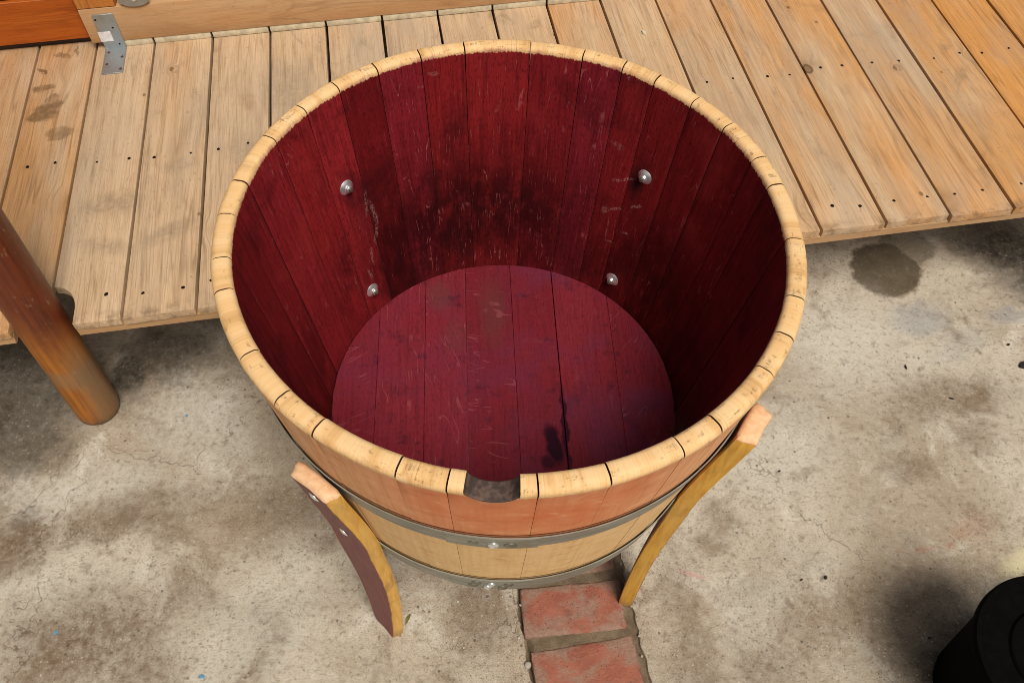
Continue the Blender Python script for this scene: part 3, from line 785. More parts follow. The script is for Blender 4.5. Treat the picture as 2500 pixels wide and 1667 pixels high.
for b in (0.865, 1.33, 1.85, 2.4):
    o = obj('joist', bm_box(-2.0, 2.5, b - 0.02, b + 0.02, 0.20, ZD - TH - 0.0005, 0.002), M['under'], deck)
    o.color = (0.2, 0.6, rp.random(), 1)
for b in (0.865, 1.85):
    for a in (-1.5, -0.35, 0.4, 1.9):
        obj('support_post', bm_box(a - 0.045, a + 0.045, b - 0.045, b + 0.045, -0.01, 0.1995, 0.002), M['under'], deck).color = (0.2, 0.6, rp.random(), 1)
# nail heads sunk in the planks
bm = bmesh.new()
def add_nail(bm, a, b, r=0.0042):
    vs = [bm.verts.new((a + r * math.cos(t * R(45)) * rp.uniform(.8, 1.2), b + r * 1.1 * math.sin(t * R(45)) * rp.uniform(.8, 1.2), ZD + 0.0009)) for t in range(8)]
    c = bm.verts.new((a, b, ZD + 0.0016))
    for t in range(8): bm.faces.new((vs[t], vs[(t + 1) % 8], c))
for i in range(-7, 25):
    a0 = P0A + PW * i
    for row in (0.455, 0.862, 1.33, 1.85):
        if i < 1 and row > 1.2: continue
        if i in (0, 1) and row < 0.5:
            add_nail(bm, a0 + (0.035 if i == 0 else 0.105), row); continue
        rr = row + (0.022 if row == 0.862 and i > 8 else (-0.024 if row == 0.862 else 0))
        add_nail(bm, a0 + 0.036 + rp.uniform(-0.012, 0.012), rr + rp.uniform(-0.009, 0.009), rp.uniform(.0026, .0042))
        add_nail(bm, a0 + 0.102 + rp.uniform(-0.013, 0.013), rr + rp.uniform(-0.009, 0.009), rp.uniform(.0026, .0042))
tag(obj('nail_heads', bm, M['nail'], deck, smooth=False), kind='stuff')

# ------------------------------------------------------------------ timber frame standing on the deck
fr = tag(empty('timber_frame', (*deck_xy(-0.6, 1.26), ZD), DYAW), 'pale beam and dark orange board frame standing along the back of the deck', 'timber frame')
def F(bm):
    for v in bm.verts: v.co -= Vector((-0.6, 1.26, ZD))
    return bm
FB = 1.235
o = obj('bottom_beam', F(bm_box(-0.826, 1.2, FB, FB + 0.038, 0.3475, 0.4375, 0.0018, 2)), M['beam'], fr); o.color = (0.25, 0.25, 0.31, 1)
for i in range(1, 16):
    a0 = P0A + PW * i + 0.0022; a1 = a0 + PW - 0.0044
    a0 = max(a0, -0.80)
    obj('sunlit_gap_strip', F(bm_box(a0, a1, FB + 0.002, FB + 0.034, ZD + 0.0006, 0.3472, 0.0025, 2)), M['pale'], fr)  # added pale blocks stand in for sunlit planks in the gap below the beam
o = obj('corner_post', F(bm_box(-0.8265, -0.738, FB + 0.001, FB + 0.039, 0.4385, 1.6, 0.002)), M['orange_post'], fr); o.color = (0.8, 0.1, 0.7, 1)
o = obj('side_board', F(bm_box(-2.2, -0.8285, FB + 0.026, FB + 0.05, 0.3465, 0.4565, 0.0015)), M['orange_board'], fr); o.color = (0.6, 0.1, 0.2, 1)
o = obj('side_board', F(bm_box(-2.2, -0.8285, FB + 0.034, FB + 0.058, 0.4595, 0.575, 0.0015)), M['orange_board'], fr); o.color = (0.4, 0.1, 0.6, 1)
o = obj('back_board', F(bm_box(-2.2, -0.8285, FB + 0.12, FB + 0.14, 0.30, 0.60, 0.0015)), M['orange_board'], fr); o.color = (0.4, 0.1, 0.9, 1)
# angle bracket
th = 0.0025
def leaf_bm(w, l, r):
    out = [(-w / 2, 0), (w / 2, 0), (w / 2, l - r), (w / 2 - r, l), (-w / 2 + r, l), (-w / 2, l - r)]
    return bm_prism(out, 0, th, 0.0006, 1)
br = leaf_bm(0.050, 0.100, 0.002)
for v in br.verts: v.co = Vector((v.co.x, -v.co.y, v.co.z))
up = leaf_bm(0.0495, 0.094, 0.004)
tmp = bpy.data.meshes.new('t'); 
for v in up.verts: v.co = Vector((v.co.x - 0.0, -v.co.z, v.co.y))
up.to_mesh(tmp); up.free(); br.from_mesh(tmp); bpy.data.meshes.remove(tmp)
bmesh.ops.recalc_face_normals(br, faces=br.faces)
for v in br.verts: v.co += Vector((-0.776 + 0.6, FB - 0.0006 - 1.26, 0.0012))
brk = obj('angle_bracket', br, M['bracket'], fr)
st = bm_box(-0.0145, 0.0145, -0.0004, 0.0004, -0.013, 0.013, 0)
for v in st.verts: v.co += Vector((-0.788 + 0.6, FB - 0.0036 - 1.26, 0.0365))
obj('sticker', st, M['sticker'], brk)
for (x, y) in ((-0.791, 1.215), (-0.758, 1.194), (-0.791, 1.170), (-0.757, 1.148)):
    s_ = disc_bm(0.0036, 0.0012, 0.0006, 10)
    for v in s_.verts: v.co += Vector((x + 0.6, y - 1.26, 0.0012 + th))
    obj('screw_head', s_, M['rust'], brk)
for (x, z) in ((-0.795, 0.411), (-0.764, 0.387), (-0.795, 0.362), (-0.764, 0.342)):
    s_ = disc_bm(0.0024, 0.0007, 0.0002, 10)
    for v in s_.verts: v.co = Vector((v.co.x + x + 0.6, -v.co.z + FB - 0.0031 - 1.26, v.co.y + z - ZD))
    obj('screw_hole', s_, M['nail'], brk)
# rounded galvanised strap that rests on the beam
out = [(-0.034, 0.06), (-0.034, 0.018)] + [(0.034 * math.sin(t), 0.018 - 0.016 * math.cos(t)) for t in [R(a) for a in range(-80, 81, 16)]] + [(0.034, 0.018), (0.034, 0.06)]
bm = bm_prism(out, 0, 0.004, 0.001, 1, bottom=True)
for v in bm.verts: v.co = Vector((v.co.x, -v.co.z, v.co.y))
stp = obj('strap_plate', bm, M['galv'], None)
stp.location = (*deck_xy(-0.692, FB - 0.001), 0.4345); stp.rotation_euler = (0, 0, DYAW)
tag(stp, 'rounded galvanised metal plate on the pale beam at the top edge', 'metal plate')
bm = disc_bm(0.006, 0.003, 0.002, 12)
for v in bm.verts: v.co = Vector((v.co.x, -v.co.z - 0.004, v.co.y + 0.022))
obj('bolt_head', bm, M['zinc'], stp)

# ------------------------------------------------------------------ round post
bm = bmesh.new()
NP = 40
rings = []
zsx = [0.0, 0.004] + [0.03 + 0.05 * i for i in range(48)]
for z in zsx:
    ring = []
    for i in range(NP):
        t = 2 * math.pi * i / NP
        r = 0.0465 + 0.0012 * mnoise.noise(Vector((math.cos(t) * 1.5, math.sin(t) * 1.5, z * 2))) + 0.0006 * mnoise.noise(Vector((math.cos(t) * 6, math.sin(t) * 6, z * 5)))
        if z < 0.002: r -= 0.002
        ring.append(bm.verts.new((r * math.cos(t) , r * math.sin(t), z)))
    rings.append(ring)
for A, B in zip(rings[:-1], rings[1:]):
    for i in range(NP):
        bm.faces.new((A[i], A[(i + 1) % NP], B[(i + 1) % NP], B[i]))
bm.faces.new(list(reversed(rings[0]))); bm.faces.new(rings[-1])
po = obj('round_post', bm, M['post'], None, loc=(-0.905, 0.284, 0.0), rot=(R(-1.0), R(1.6), 0))
tag(po, 'round varnished orange brown wooden post standing on concrete beside the deck', 'post')

# ------------------------------------------------------------------ the half barrel
TX, TY = 0.0074350, 0.0330101
PIV = Vector((0, 0, 0.7))
ROT = Matrix.Rotation(TX, 4, 'X') @ Matrix.Rotation(TY, 4, 'Y')
BM = Matrix.Translation(PIV) @ ROT @ Matrix.Translation(-PIV)
barrel = bpy.data.objects.new('half_barrel', None)
col.objects.link(barrel)
barrel.matrix_world = BM
tag(barrel, 'wine stained half barrel tub on curved stave legs in the middle', 'barrel')
BI = BM.inverted()

ZR = 0.8969
ZB = 0.462
def rout(z):
    t = (z - 0.4755) / (0.897 - 0.4755)
    return 0.2925 + 0.0618 * t - 0.0053 * t * t
TK = 0.0238
def profile(ztop, flat=False):
    """Outer bottom -> rim -> inner bottom: (r, z, t_in, t_out)."""
    pts = []
    zo = [ZB, 0.49, 0.53, 0.57, 0.61, 0.65, 0.69, 0.73, 0.77, 0.81, 0.84]
    for z in zo:
        pts.append((rout(z), z))
    RA, RI = (0.0095, 0.0075) if not flat else (0.002, 0.004)
    ro = rout(ztop)
    zc = min(ZR - 0.0175, ztop - RA - 0.001)
    pts.append((rout(min(zc, ztop)), zc))
    for k in range(0, 6):
        t = R(90) * k / 5
        pts.append((ro - RA + RA * math.cos(t), ztop - RA + RA * math.sin(t)))
    ri = ro - TK
    for k in range(0, 6):
        t = R(90) * k / 5
        pts.append((ri + RI - RI * math.sin(t), ztop - RI + RI * math.cos(t)))
    for z in [0.86, 0.84, 0.81, 0.77, 0.73, 0.69, 0.65, 0.61, 0.57, 0.53, 0.505, 0.48, ZB]:
        if z < ztop - RI - 0.002: pts.append((rout(z) - TK, z))
    return pts
JO = [11.9, 20.2, 31.7, 42.2, 53.1, 61.8, 72.1, 85.1, 101.2, 112.2, 123.5, 134.4, 144.7, 155.9, 169.7, 179.0, 190.5, 198.6, 214.5, 225.8, 234.8, 250.7, 259.3, 274.0, 286.0, 299.5, 307.7, 322.8, 332.1, 341.7, 356.8]
TONE = {12: (.30, .1, .3), 20: (.28, .0, .2), 32: (.34, .0, .3), 42: (.42, .0, .4), 53: (.62, .0, .5), 62: (.72, .7, 1.), 72: (.52, .2, .5), 85: (.72, .0, 1.), 101: (.60, .0, .6), 112: (.58, .6, .8),
        124: (.14, .1, .4), 134: (1.15, .15, .5), 145: (.80, .0, .4), 156: (.92, .2, .4), 170: (.66, .1, .5), 179: (.55, .0, .4), 190: (.5, .0, .3), 199: (.42, .2, .2), 342: (.30, .4, .2), 357: (.34, .3, .3)}
BUNG = 266.6
NR = 0.0268
def stave(a0, a1, seed):
    rs = random.Random(seed)
    gap = 0.0005 / 0.34 / 2
    A0, A1 = R(a0) + gap, R(a1) - gap
    has = a0 < BUNG < a1
    nc = 7
    angs = [A0 + (A1 - A0) * i / (nc - 1) for i in range(nc)]
    angs = [A0, A0 + 0.0022] + angs[1:-1] + [A1 - 0.0022, A1]
    cols = [(a, ZR, False, 0) for a in angs]
    if has:
        bc = R(BUNG); w = NR / 0.34
        cols = [(a, ZR, False, 0) for a in angs if abs(a - bc) > w + 0.004]
        cols += [(bc - w - 0.0022, ZR, False, 0), (bc + w + 0.0022, ZR, False, 0), (bc - w - 0.0004, ZR - 0.0006, False, 0.0), (bc + w + 0.0004, ZR - 0.0006, False, 0.0)]
        for k in range(25):
            t = math.pi * k / 24
            cols.append((bc - w * math.cos(t), ZR - 0.003 - NR * 0.92 * math.sin(t), True, 1))
        cols.sort(key=lambda c: c[0])
    dr = rs.uniform(-0.0005, 0.0005); dz = rs.uniform(-0.0007, 0.0005)
    bm = bmesh.new()
    uvl = bm.loops.layers.uv.new('UVMap')
    lt = bm.verts.layers.float.new('t_in'); lo = bm.verts.layers.float.new('t_out'); lc = bm.verts.layers.float.new('char'); lj = bm.verts.layers.float.new('joint')
    rows = []
    NPT = None
    cnt = len(cols)
    meta = {}
    for ci, (a, zt, flat, ch) in enumerate(cols):
        pr = profile(zt, flat)
        if NPT is None: NPT = len(profile(ZR))
        while len(pr) < NPT: pr.insert(len(pr) - 10, pr[-10])
        pr = pr[:NPT]
        edge = (ci == 0 or ci == cnt - 1)
        row = []
        # rim wobble along the stave
        wob = 0.0003 * n1(a * 0.34, 22, seed)
        for k, (r, z) in enumerate(pr):
            rr = r + dr
            zz = z
            if edge and k < NPT:                       # eased arrises
                mid = r < rout(z) - TK / 2
                top_ = zt - z < 0.024
                rr += (0.0007 if mid else -0.0007) if top_ else (0.0003 if mid else -0.0001)
                if top_: zz -= 0.0006
            if zt - z < 0.03: zz += dz + (0 if flat else wob)
            aa = a
            if edge:
                dz_ = max(0.0, 1 - (zt - z) / 0.03)
                aa = a + (1 if ci == 0 else -1) * 0.0015 * dz_
            v = bm.verts.new((rr * math.cos(aa), rr * math.sin(aa), zz))
            inner = k >= 12 + 6 + 5
            outer = k <= 11
            if inner: ti = max(0.0, ZR - 0.0075 - z)
            elif k >= 18: ti = -0.0022 * (23 - k)
            else: ti = -0.012 - 0.002 * (18 - k)
            to = ((ZR - 0.0175) - z) if k <= 11 else -0.0022 * (k - 11)
            if flat: ti = -0.02 if not inner else max(0.0, zt - 0.003 - z); 
            if flat and not outer: to = -0.02
            v[lj] = 1.0 if edge else 0.0
            v[lt] = ti; v[lo] = to; v[lc] = 1.0 if (flat and 12 <= k <= 22) else 0.0
            meta[v] = (((a if a < R(180.5) else a - 2 * math.pi) * 0.34 + (0.0 if True else 0)), z)
            row.append(v)
        rows.append(row)
    def uvface(f):
        for l in f.loops: l[uvl].uv = meta[l.vert]
    for A, B in zip(rows[:-1], rows[1:]):
        for k in range(NPT - 1):
            f = bm.faces.new((A[k], B[k], B[k + 1], A[k + 1])); uvface(f)
        f = bm.faces.new((A[-1], B[-1], B[0], A[0])); uvface(f)
    for row, rev in ((rows[0], True), (rows[-1], False)):
        # side faces as strips between outer and inner points
        n = len(row)
        i, j = 0, n - 1
        while j - i > 2:
            q = (row[i], row[i + 1], row[j - 1], row[j])
            try:
                f = bm.faces.new(q if not rev else tuple(reversed(q))); uvface(f)
            except ValueError: pass
            i += 1; j -= 1
        if j - i == 2:
            q = (row[i], row[i + 1], row[j]); f = bm.faces.new(q); uvface(f)
    bmesh.ops.recalc_face_normals(bm, faces=bm.faces)
    return bm
for i in range(len(JO)):
    a0 = JO[i]; a1 = JO[(i + 1) % len(JO)]
    if a1 < a0: a1 += 360
    o = obj('stave', stave(a0, a1, i + 1), M['stave'], barrel)
    o.color = (*TONE.get(round(a0), (0.35, 0.1, 0.3)), 1)
    if a0 < BUNG < a1: o['label'] = 'front stave with half of the bung hole cut in its top edge'

# head boards
ZH, RH = 0.49613, 0.2655
bx = [-0.2655, -0.199, -0.124, -0.057, 0.020, 0.091, 0.181, 0.2655]
tilt = 0.04
for i in range(7):
    x0, x1 = bx[i] + 0.00015, bx[i + 1] - 0.00015
    if i == 4: x1 -= 0.0008
    up_, dn = [], []
    N = 14
    for k in range(N + 1):
        x = x0 + (x1 - x0) * k / N
        x = max(-RH + 0.0005, min(RH - 0.0005, x))
        h = math.sqrt(RH * RH - x * x)
        up_.append((x, h)); dn.append((x, -h))
    out = dn + list(reversed(up_))
    bm = bm_prism(out, -0.02, random.uniform(-0.0003, 0.0003), 0.0005, 1)
    obj('head_board', bm, M['head'], barrel, loc=(0, 0, ZH), rot=(0, 0, tilt))

# hoops: riveted flat bands
def hoop(zl, zu, extra):
    th_ = 0.0016
    r0 = lambda z: rout(z) + 0.0009
    prof = []
    zs_ = [zl, zl + (zu - zl) * 0.5, zu]
    g2 = 0.0017
    for z in zs_: prof.append((r0(z) + th_ + (g2 if z == zu else 0.0), z))
    for z in reversed(zs_): prof.append((r0(z) + (g2 if z == zu else 0), z))
    bm = bm_lathe(prof, 128, closed_profile=True)
    uvl = bm.loops.layers.uv.new('UVMap')
    for f in bm.faces:
        for l in f.loops:
            c = l.vert.co
            a = math.atan2(-c.x, -c.y)
            l[uvl].uv = (a * 0.33, c.z)
    return obj('hoop', bm, M['hoop'], barrel)
def on_wall(az, z, off):
    r = rout(z) + off
    return Vector((r * math.cos(R(az)), r * math.sin(R(az)), z))
def wall_disc(r, h, dome, az, z, off, seg=14):
    bm = disc_bm(r, h, dome, seg)
    nrm = Vector((math.cos(R(az)), math.sin(R(az)), -0.13)).normalized()
    q = nrm.to_track_quat('Z', 'Y').to_matrix()
    p = on_wall(az, z, off)
    for v in bm.verts: v.co = q @ v.co + p
    return bm
def lap(h, zl, zu, a0, a1):
    prof = []
    for z in (zl + 0.0005, (zl + zu) / 2, zu - 0.0005): prof.append((rout(z) + 0.0042 + (0.0006 if z > (zl + zu) / 2 else 0), z))
    for z in (zu - 0.0005, (zl + zu) / 2, zl + 0.0005): prof.append((rout(z) + 0.0027 + (0.0006 if z > (zl + zu) / 2 else 0), z))
    bm = bm_lathe(prof, 12, R(a0), R(a1), closed_profile=True)
    uvl = bm.loops.layers.uv.new('UVMap')
    for f in bm.faces:
        for l in f.loops:
            c = l.vert.co
            l[uvl].uv = (math.atan2(-c.x, -c.y) * 0.33 + 3.0, c.z)
    return obj('hoop_lap', bm, M['hoop'], h)
h1 = hoop(0.7047, 0.7455, 0)
lap(h1, 0.7047, 0.7455, -102.5, -84.0)
h2 = hoop(0.4720, 0.5255, 0)
lap(h2, 0.4720, 0.5255, -104.0, -83.0)
obj('rivet', wall_disc(0.0062, 0.0008, 0.0008, -97.0, 0.722, 0.0042), M['rivet'], h1)
obj('rivet', wall_disc(0.0078, 0.0016, 0.0012, -89.6, 0.720, 0.0042), M['rivet'], h1)
obj('screw_head', wall_disc(0.0065, 0.0028, 0.0022, -93.0, 0.722, 0.0042), M['zinc'], h1)
for az, z in ((-97.2, 0.508), (-98.2, 0.488), (-88.9, 0.505), (-90.4, 0.485)):
    obj('rivet', wall_disc(0.0068, 0.0018, 0.0014, az, z, 0.0042), M['rivet'], h2)
for az, z in ((-93.3, 0.508), (-94.3, 0.490)):
    obj('screw_head', wall_disc(0.0052, 0.0028, 0.0020, az, z, 0.0042), M['zinc'], h2)

# legs: old staves turned wine side out
LEGZ = [(0.0, 0.2780), (0.12, 0.2785), (0.25, 0.2825), (0.36, 0.2895), (0.46, 0.2985), (0.5255, 0.3035), (0.60, 0.3140), (0.68, 0.3270), (0.745, 0.3375), (0.80, 0.3455)]
def leg_r(z):
    for (z0, r0), (z1, r1) in zip(LEGZ[:-1], LEGZ[1:]):
        if z0 <= z <= z1:
            i = LEGZ.index((z0, r0))
            m0 = (r1 - LEGZ[i - 1][1]) / (z1 - LEGZ[i - 1][0]) if i > 0 else (r1 - r0) / (z1 - z0)
            m1 = (LEGZ[i + 2][1] - r0) / (LEGZ[i + 2][0] - z0) if i + 2 < len(LEGZ) else (r1 - r0) / (z1 - z0)
            t = (z - z0) / (z1 - z0); h = z1 - z0
            return (2 * t ** 3 - 3 * t * t + 1) * r0 + (t ** 3 - 2 * t * t + t) * h * m0 + (-2 * t ** 3 + 3 * t * t) * r1 + (t ** 3 - t * t) * h * m1
    return LEGZ[-1][1]
def leg(az_top, az_foot, ztop, wtop, wfoot, thk, bolts, turn=0.0, belly=0.0):
    bm = bmesh.new()
    fl = bm.verts.layers.float.new('face')
    zs_ = []
    N = 34
    # world-ground foot: find z in barrel frame where the foot meets the floor
    pf = Vector((0.29 * math.cos(R(az_foot)), 0.29 * math.sin(R(az_foot)), 0))
    zf = -(BM @ pf).z
    for i in range(N + 1): zs_.append(zf + (ztop - zf) * i / N)
    c = 0.0085
    fl_ = 0.006
    rows = []
    for z in zs_:
        t = (z - zf) / (ztop - zf)
        az = R(az_foot + (az_top - az_foot) * t)
        ri = leg_r(max(0, z))
        hw = (wfoot + (wtop - wfoot) * min(1, t * 1.2)) / 2
        e0 = Vector((math.cos(az), math.sin(az), 0))
        bl_ = math.sin(math.pi * min(1.0, max(0.0, t * 1.05))) ** 0.7
        hw += belly * bl_
        az2 = az + R(turn) * (bl_ * 0.85 + 0.15 * t)
        e = Vector((math.cos(az2), math.sin(az2), 0)); tg = Vector((-math.sin(az2), math.cos(az2), 0))
        sec = []
        # outline anticlockwise: inner face, right side, outer face, left side
        for (u, w, m) in ((-hw - fl_ + c, 0, 1), (0, -0.0008, 1), (hw + fl_ - c, 0, 1), (hw + fl_ - 0.0016, 0.0020, 0), (hw + fl_ * .75, c, 0), (hw + fl_ * .5, thk / 2, 0), (hw, thk - c * .6, 0), (hw - 0.001, thk - 0.001, .5), (hw - c * .6, thk, 1.0), (0, thk - 0.0015, 1), (-hw + c * .6, thk, 1.0), (-hw + 0.001, thk - 0.001, .5), (-hw, thk - c * .6, 0), (-hw - fl_ * .5, thk / 2, 0), (-hw - fl_ * .75, c, 0), (-hw - fl_ + 0.0016, 0.0020, 0)):
            p = e0 * ri + e * w + tg * u
            v = bm.verts.new((p.x, p.y, z))
            v[fl] = 1.2 if m == 1 else (0.9 if m == .5 else 0.0)
            sec.append(v)
        rows.append(sec)
    n = len(rows[0])
    for A, B in zip(rows[:-1], rows[1:]):
        for k in range(n): bm.faces.new((A[k], A[(k + 1) % n], B[(k + 1) % n], B[k]))
    bm.faces.new(list(reversed(rows[0])))
    # rounded raw top end
    prev = rows[-1]
    cen = sum((v.co for v in prev), Vector()) / n
    for (ins, dz) in ((0.0002, 0.0012), (0.0014, 0.0036), (0.0036, 0.0056), (0.0062, 0.0066)):
        ring = []
        for v in rows[-1]:
            d = v.co - cen
            uu, ww = d.dot(tg), d.dot(e)
            uu = math.copysign(max(0.0, abs(uu) - ins * 1.3), uu); ww = math.copysign(max(0.0008, abs(ww) - ins), ww)
            nv = bm.verts.new(cen + tg * uu + e * ww + Vector((0, 0, dz))); nv[fl] = 2.0; ring.append(nv)
        for k in range(n): bm.faces.new((prev[k], prev[(k + 1) % n], ring[(k + 1) % n], ring[k]))
        prev = ring
    bm.faces.new(prev)
    bmesh.ops.recalc_face_normals(bm, faces=bm.faces)
    lo = obj('leg', bm, M['leg'], barrel)
    for zb in bolts:
        t = (zb - zf) / (ztop - zf)
        az = az_foot + (az_top - az_foot) * t
        ro = leg_r(zb) + thk
        sl = (leg_r(zb + 0.01) - leg_r(zb - 0.01)) / 0.02
        nrm = Vector((math.cos(R(az)), math.sin(R(az)), -sl)).normalized()
        q = nrm.to_track_quat('Z', 'Y').to_matrix()
        b_ = disc_bm(0.0082, 0.0012, 0.0016, 18)
        p = Vector((ro * math.cos(R(az)), ro * math.sin(R(az)), zb)) - nrm * 0.0008
        for v in b_.verts: v.co = q @ v.co + p
        obj('bolt_head', b_, M['zinc'], lo)
    return lo
leg(-130.0, -136.0, 0.742, 0.060, 0.054, 0.0215, (0.712, 0.548), 11.0, 0.004)
leg(-33.2, -29.0, 0.756, 0.052, 0.054, 0.0265, (0.712, 0.585))
leg(140.2, 140.2, 0.752, 0.062, 0.054, 0.0225, (0.742, 0.537))
leg(49.0, 49.0, 0.752, 0.062, 0.054, 0.0225, (0.742, 0.533))

# bolts that come through inside: washer, nut, thread end
def inner_bolt(az, z):
    nrm = Vector((-math.cos(R(az)), -math.sin(R(az)), 0.13)).normalized()
    q = nrm.to_track_quat('Z', 'Y').to_matrix()
    r = rout(z) - TK
    p = Vector((r * math.cos(R(az)), r * math.sin(R(az)), z)) - nrm * 0.0008
    w = bm_lathe([(0.0120, 0.0), (0.0120, 0.0014), (0.0111, 0.0022), (0.0088, 0.0032), (0.0062, 0.0050), (0.0042, 0.0050)], 22)
    for v in w.verts: v.co = q @ v.co + p
    wo = obj('flange_nut', w, M['zinc'], barrel)
    nb = bmesh.new()
    bmesh.ops.create_cone(nb, cap_ends=True, segments=6, radius1=0.0062, radius2=0.0058, depth=0.006)
    for v in nb.verts: v.co.z += 0.0062
    bmesh.ops.bevel(nb, geom=list(nb.edges), offset=0.0005, segments=1, affect='EDGES')
    for v in nb.verts: v.co = q @ v.co + p
    obj('nut_hexagon', nb, M['zinc'], wo)
    sb = disc_bm(0.0036, 0.0125, 0.0006, 12)
    for v in sb.verts: v.co = q @ v.co + p
    obj('thread_end', sb, M['rivet'], wo)
inner_bolt(139.7, 0.747); inner_bolt(140.9, 0.537); inner_bolt(48.6, 0.747); inner_bolt(49.5, 0.530)

# ------------------------------------------------------------------ black bucket at the lower right
bk = tag(empty('black_tub', (0.868, -0.330, 0.0)), 'black round lidded tub standing on the concrete in the lower right corner', 'tub')
hB, r1, r2 = 0.25, 0.105, 0.124
obj('body', bm_lathe([(1e-4, 0.0), (r1 - 0.004, 0.0), (r1, 0.004), (r2, hB - 0.022), (r2, hB - 0.012), (1e-4, hB - 0.012)], 72), M['black'], bk)
obj('lid', bm_lathe([(1e-4, hB - 0.0118), (r2 + 0.001, hB - 0.0118), (r2 + 0.002, hB - 0.020), (r2 + 0.006, hB - 0.020), (r2 + 0.008, hB - 0.016), (r2 + 0.008, hB - 0.004), (r2 + 0.005, hB), (r2 - 0.002, hB), (r2 - 0.006, hB - 0.006),
    (0.078, hB - 0.007), (0.076, hB - 0.003), (0.074, hB - 0.002), (0.072, hB - 0.003), (0.070, hB - 0.008), (1e-4, hB - 0.008)], 96), M['black'], bk)

# ------------------------------------------------------------------ litter
def chip(name, x, y, z, l, w, h, rz, m, label, cat, group=None, seed=0):
    rs = random.Random(seed + 3)
    out = []
    for i in range(9):
        t = 2 * math.pi * i / 9
        k = rs.uniform(0.75, 1.15)
        out.append((l / 2 * math.cos(t) * k, w / 2 * math.sin(t) * k))
    bm = bm_prism(out, 0.0, h, h * 0.3, 1)
    for v in bm.verts: v.co.z += 0.15 * h * math.sin(v.co.x * 300)
    o = obj(name, bm, m, None, loc=(x, y, z), rot=(R(rs.uniform(-6, 6)), R(rs.uniform(-6, 6)), rz))
    return tag(o, label, cat, group)
mblue = plain('blue_paint', (0.10, 0.30, 0.50), 0.5)
mdark = plain('dark_twig', (0.018, 0.015, 0.012), 0.8)
mpeb = plain('pale_pebble', (0.42, 0.38, 0.32), 0.8)
mpeb2 = plain('brown_pebble', (0.16, 0.10, 0.065), 0.8)
mwhite = plain('pale_paper_scrap', (0.62, 0.55, 0.42), 0.8)
chip('paint_chip', -0.856, -0.207, 0.001, 0.012, 0.006, 0.0015, 1.0, mblue, 'blue paint chip lying on the brown stain at lower left', 'paint chip', 'blue paint chips', 1)
chip('paint_chip', -0.566, -0.289, 0.001, 0.012, 0.007, 0.0015, 0.2, mblue, 'blue paint chip on concrete at the bottom edge of the picture', 'paint chip', 'blue paint chips', 2)
chip('paint_chip', -0.708, 0.262, 0.001, 0.008, 0.006, 0.0015, 0.2, mblue, 'small blue paint chip on pale concrete right of the round post', 'paint chip', 'blue paint chips', 3)
# green leaf beside the left leg
bm = bmesh.new()
rowsL = []
for i in range(9):
    t = i / 8
    w = 0.0028 * math.sin(math.pi * min(1, t * 0.97 + 0.03)) ** 0.7
    x = -0.011 + 0.022 * t
    z = 0.001 + 0.003 * math.sin(math.pi * t)
    rowsL.append([bm.verts.new((x, -w, z + 0.0008)), bm.verts.new((x, 0, z)), bm.verts.new((x, w, z + 0.0008))])
for A, B in zip(rowsL[:-1], rowsL[1:]):
    for k in range(2): bm.faces.new((A[k], B[k], B[k + 1], A[k + 1]))
r_ = bmesh.ops.extrude_face_region(bm, geom=list(bm.faces))
for g_ in r_['geom']:
    if isinstance(g_, bmesh.types.BMVert): g_.co.z += 0.0004
bmesh.ops.recalc_face_normals(bm, faces=bm.faces)
tag(obj('fallen_leaf', bm, plain('green_leaf', (0.16, 0.17, 0.03), 0.5), None, loc=(-0.1945, -0.187, 0.0005), rot=(0, 0, 1.15)), 'small narrow green leaf on concrete beside the left front leg', 'leaf')
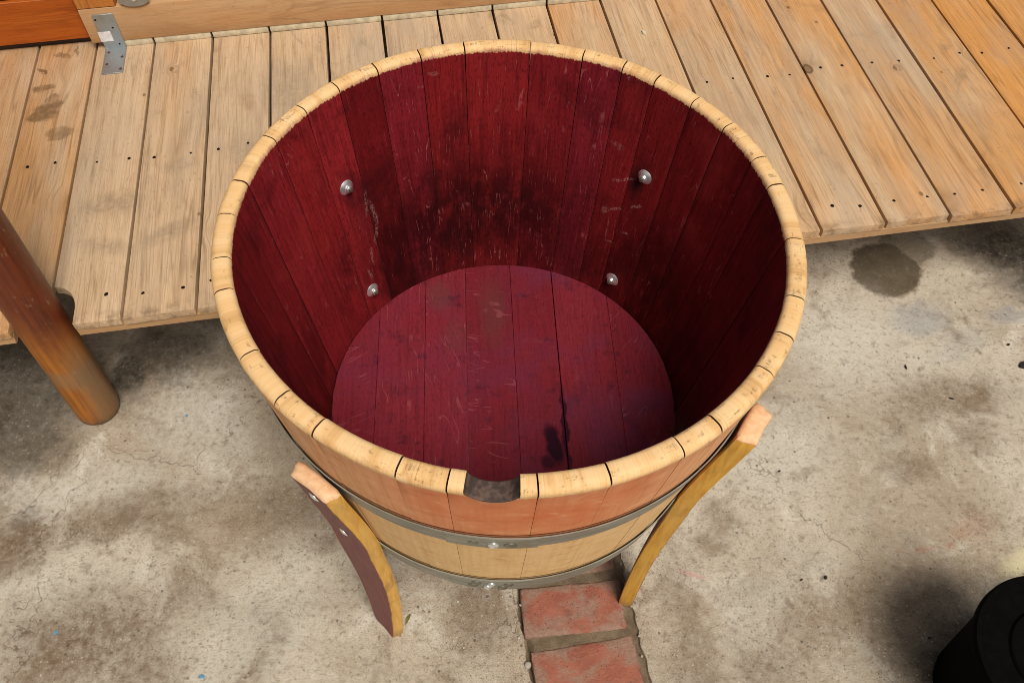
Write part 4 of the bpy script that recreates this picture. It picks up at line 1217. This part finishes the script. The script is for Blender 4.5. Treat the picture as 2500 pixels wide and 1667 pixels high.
for i, (x, y, l, w, rz, lab) in enumerate([
        (0.564, 0.118, 0.007, 0.004, 0.4, 'tiny dark crumb on concrete right of the barrel leg'),
        (0.613, -0.111, 0.009, 0.006, 1.2, 'dark double crumb on bare concrete between right leg and black tub'),
        (0.565, -0.115, 0.007, 0.003, 0.6, 'small dark sliver just left of the double crumb'),
        (0.897, 0.377, 0.013, 0.004, 1.7, 'dark twig fragment on concrete below the grey blue stain'),
        (1.149, 0.436, 0.008, 0.006, 0.2, 'dark crumb near the right edge below the deck'),
        (0.976, 0.293, 0.012, 0.003, -0.4, 'thin dark sliver on the brownish concrete at right'),
        (0.782, -0.228, 0.006, 0.004, 0.2, 'small dark crumb left of the black tub')]):
    chip('debris', x, y, 0.0012, l, w, 0.003, rz, mdark, lab, 'debris', 'dark crumbs on the concrete', 10 + i)
chip('dried_leaf', 1.165, 0.380, 0.002, 0.026, 0.014, 0.004, 0.7, mdark, 'curled black dead leaf at the right edge on concrete', 'leaf', None, 31)
fx, fy = deck_xy(0.0, 0.0)
chip('paper_scrap', 0.336, 1.149, ZD + 0.0018, 0.020, 0.010, 0.0035, 1.9, mwhite, 'crumpled pale scrap lying on the deck planks behind the barrel', 'scrap', None, 40)
rs = random.Random(77)
pebs = []
for i in range(16):
    b = rs.uniform(-0.34, -0.10); a = rs.choice([rs.uniform(-0.022, -0.003), rs.uniform(-0.05, -0.01), rs.uniform(0.200, 0.205)])
    pebs.append((a, b, rs.uniform(0.0012, 0.0032)))
pebs += [(-0.010, -0.274, 0.0075), (-0.014, -0.312, 0.006), (-0.018, -0.222, 0.004)]
bm = bmesh.new()
for a, b, r in pebs:
    x, y = deck_xy(a, b)
    m = Matrix.Translation((x, y, r * 0.25)) @ Matrix.Rotation(rs.uniform(0, 6), 4, 'Z') @ Matrix.Diagonal((r * rs.uniform(.8, 1.2), r * rs.uniform(.6, 1), r * 0.7, 1))
    g0 = bmesh.ops.create_icosphere(bm, subdivisions=2, radius=1, matrix=m)
    for v in g0['verts']: v.co += Vector((1, 1, .5)) * 0.15 * r * mnoise.noise(v.co * 400)
tag(obj('grit', bm, [mpeb], None), 'loose pale grit and pebbles along the crack left of the bricks', kind='stuff')
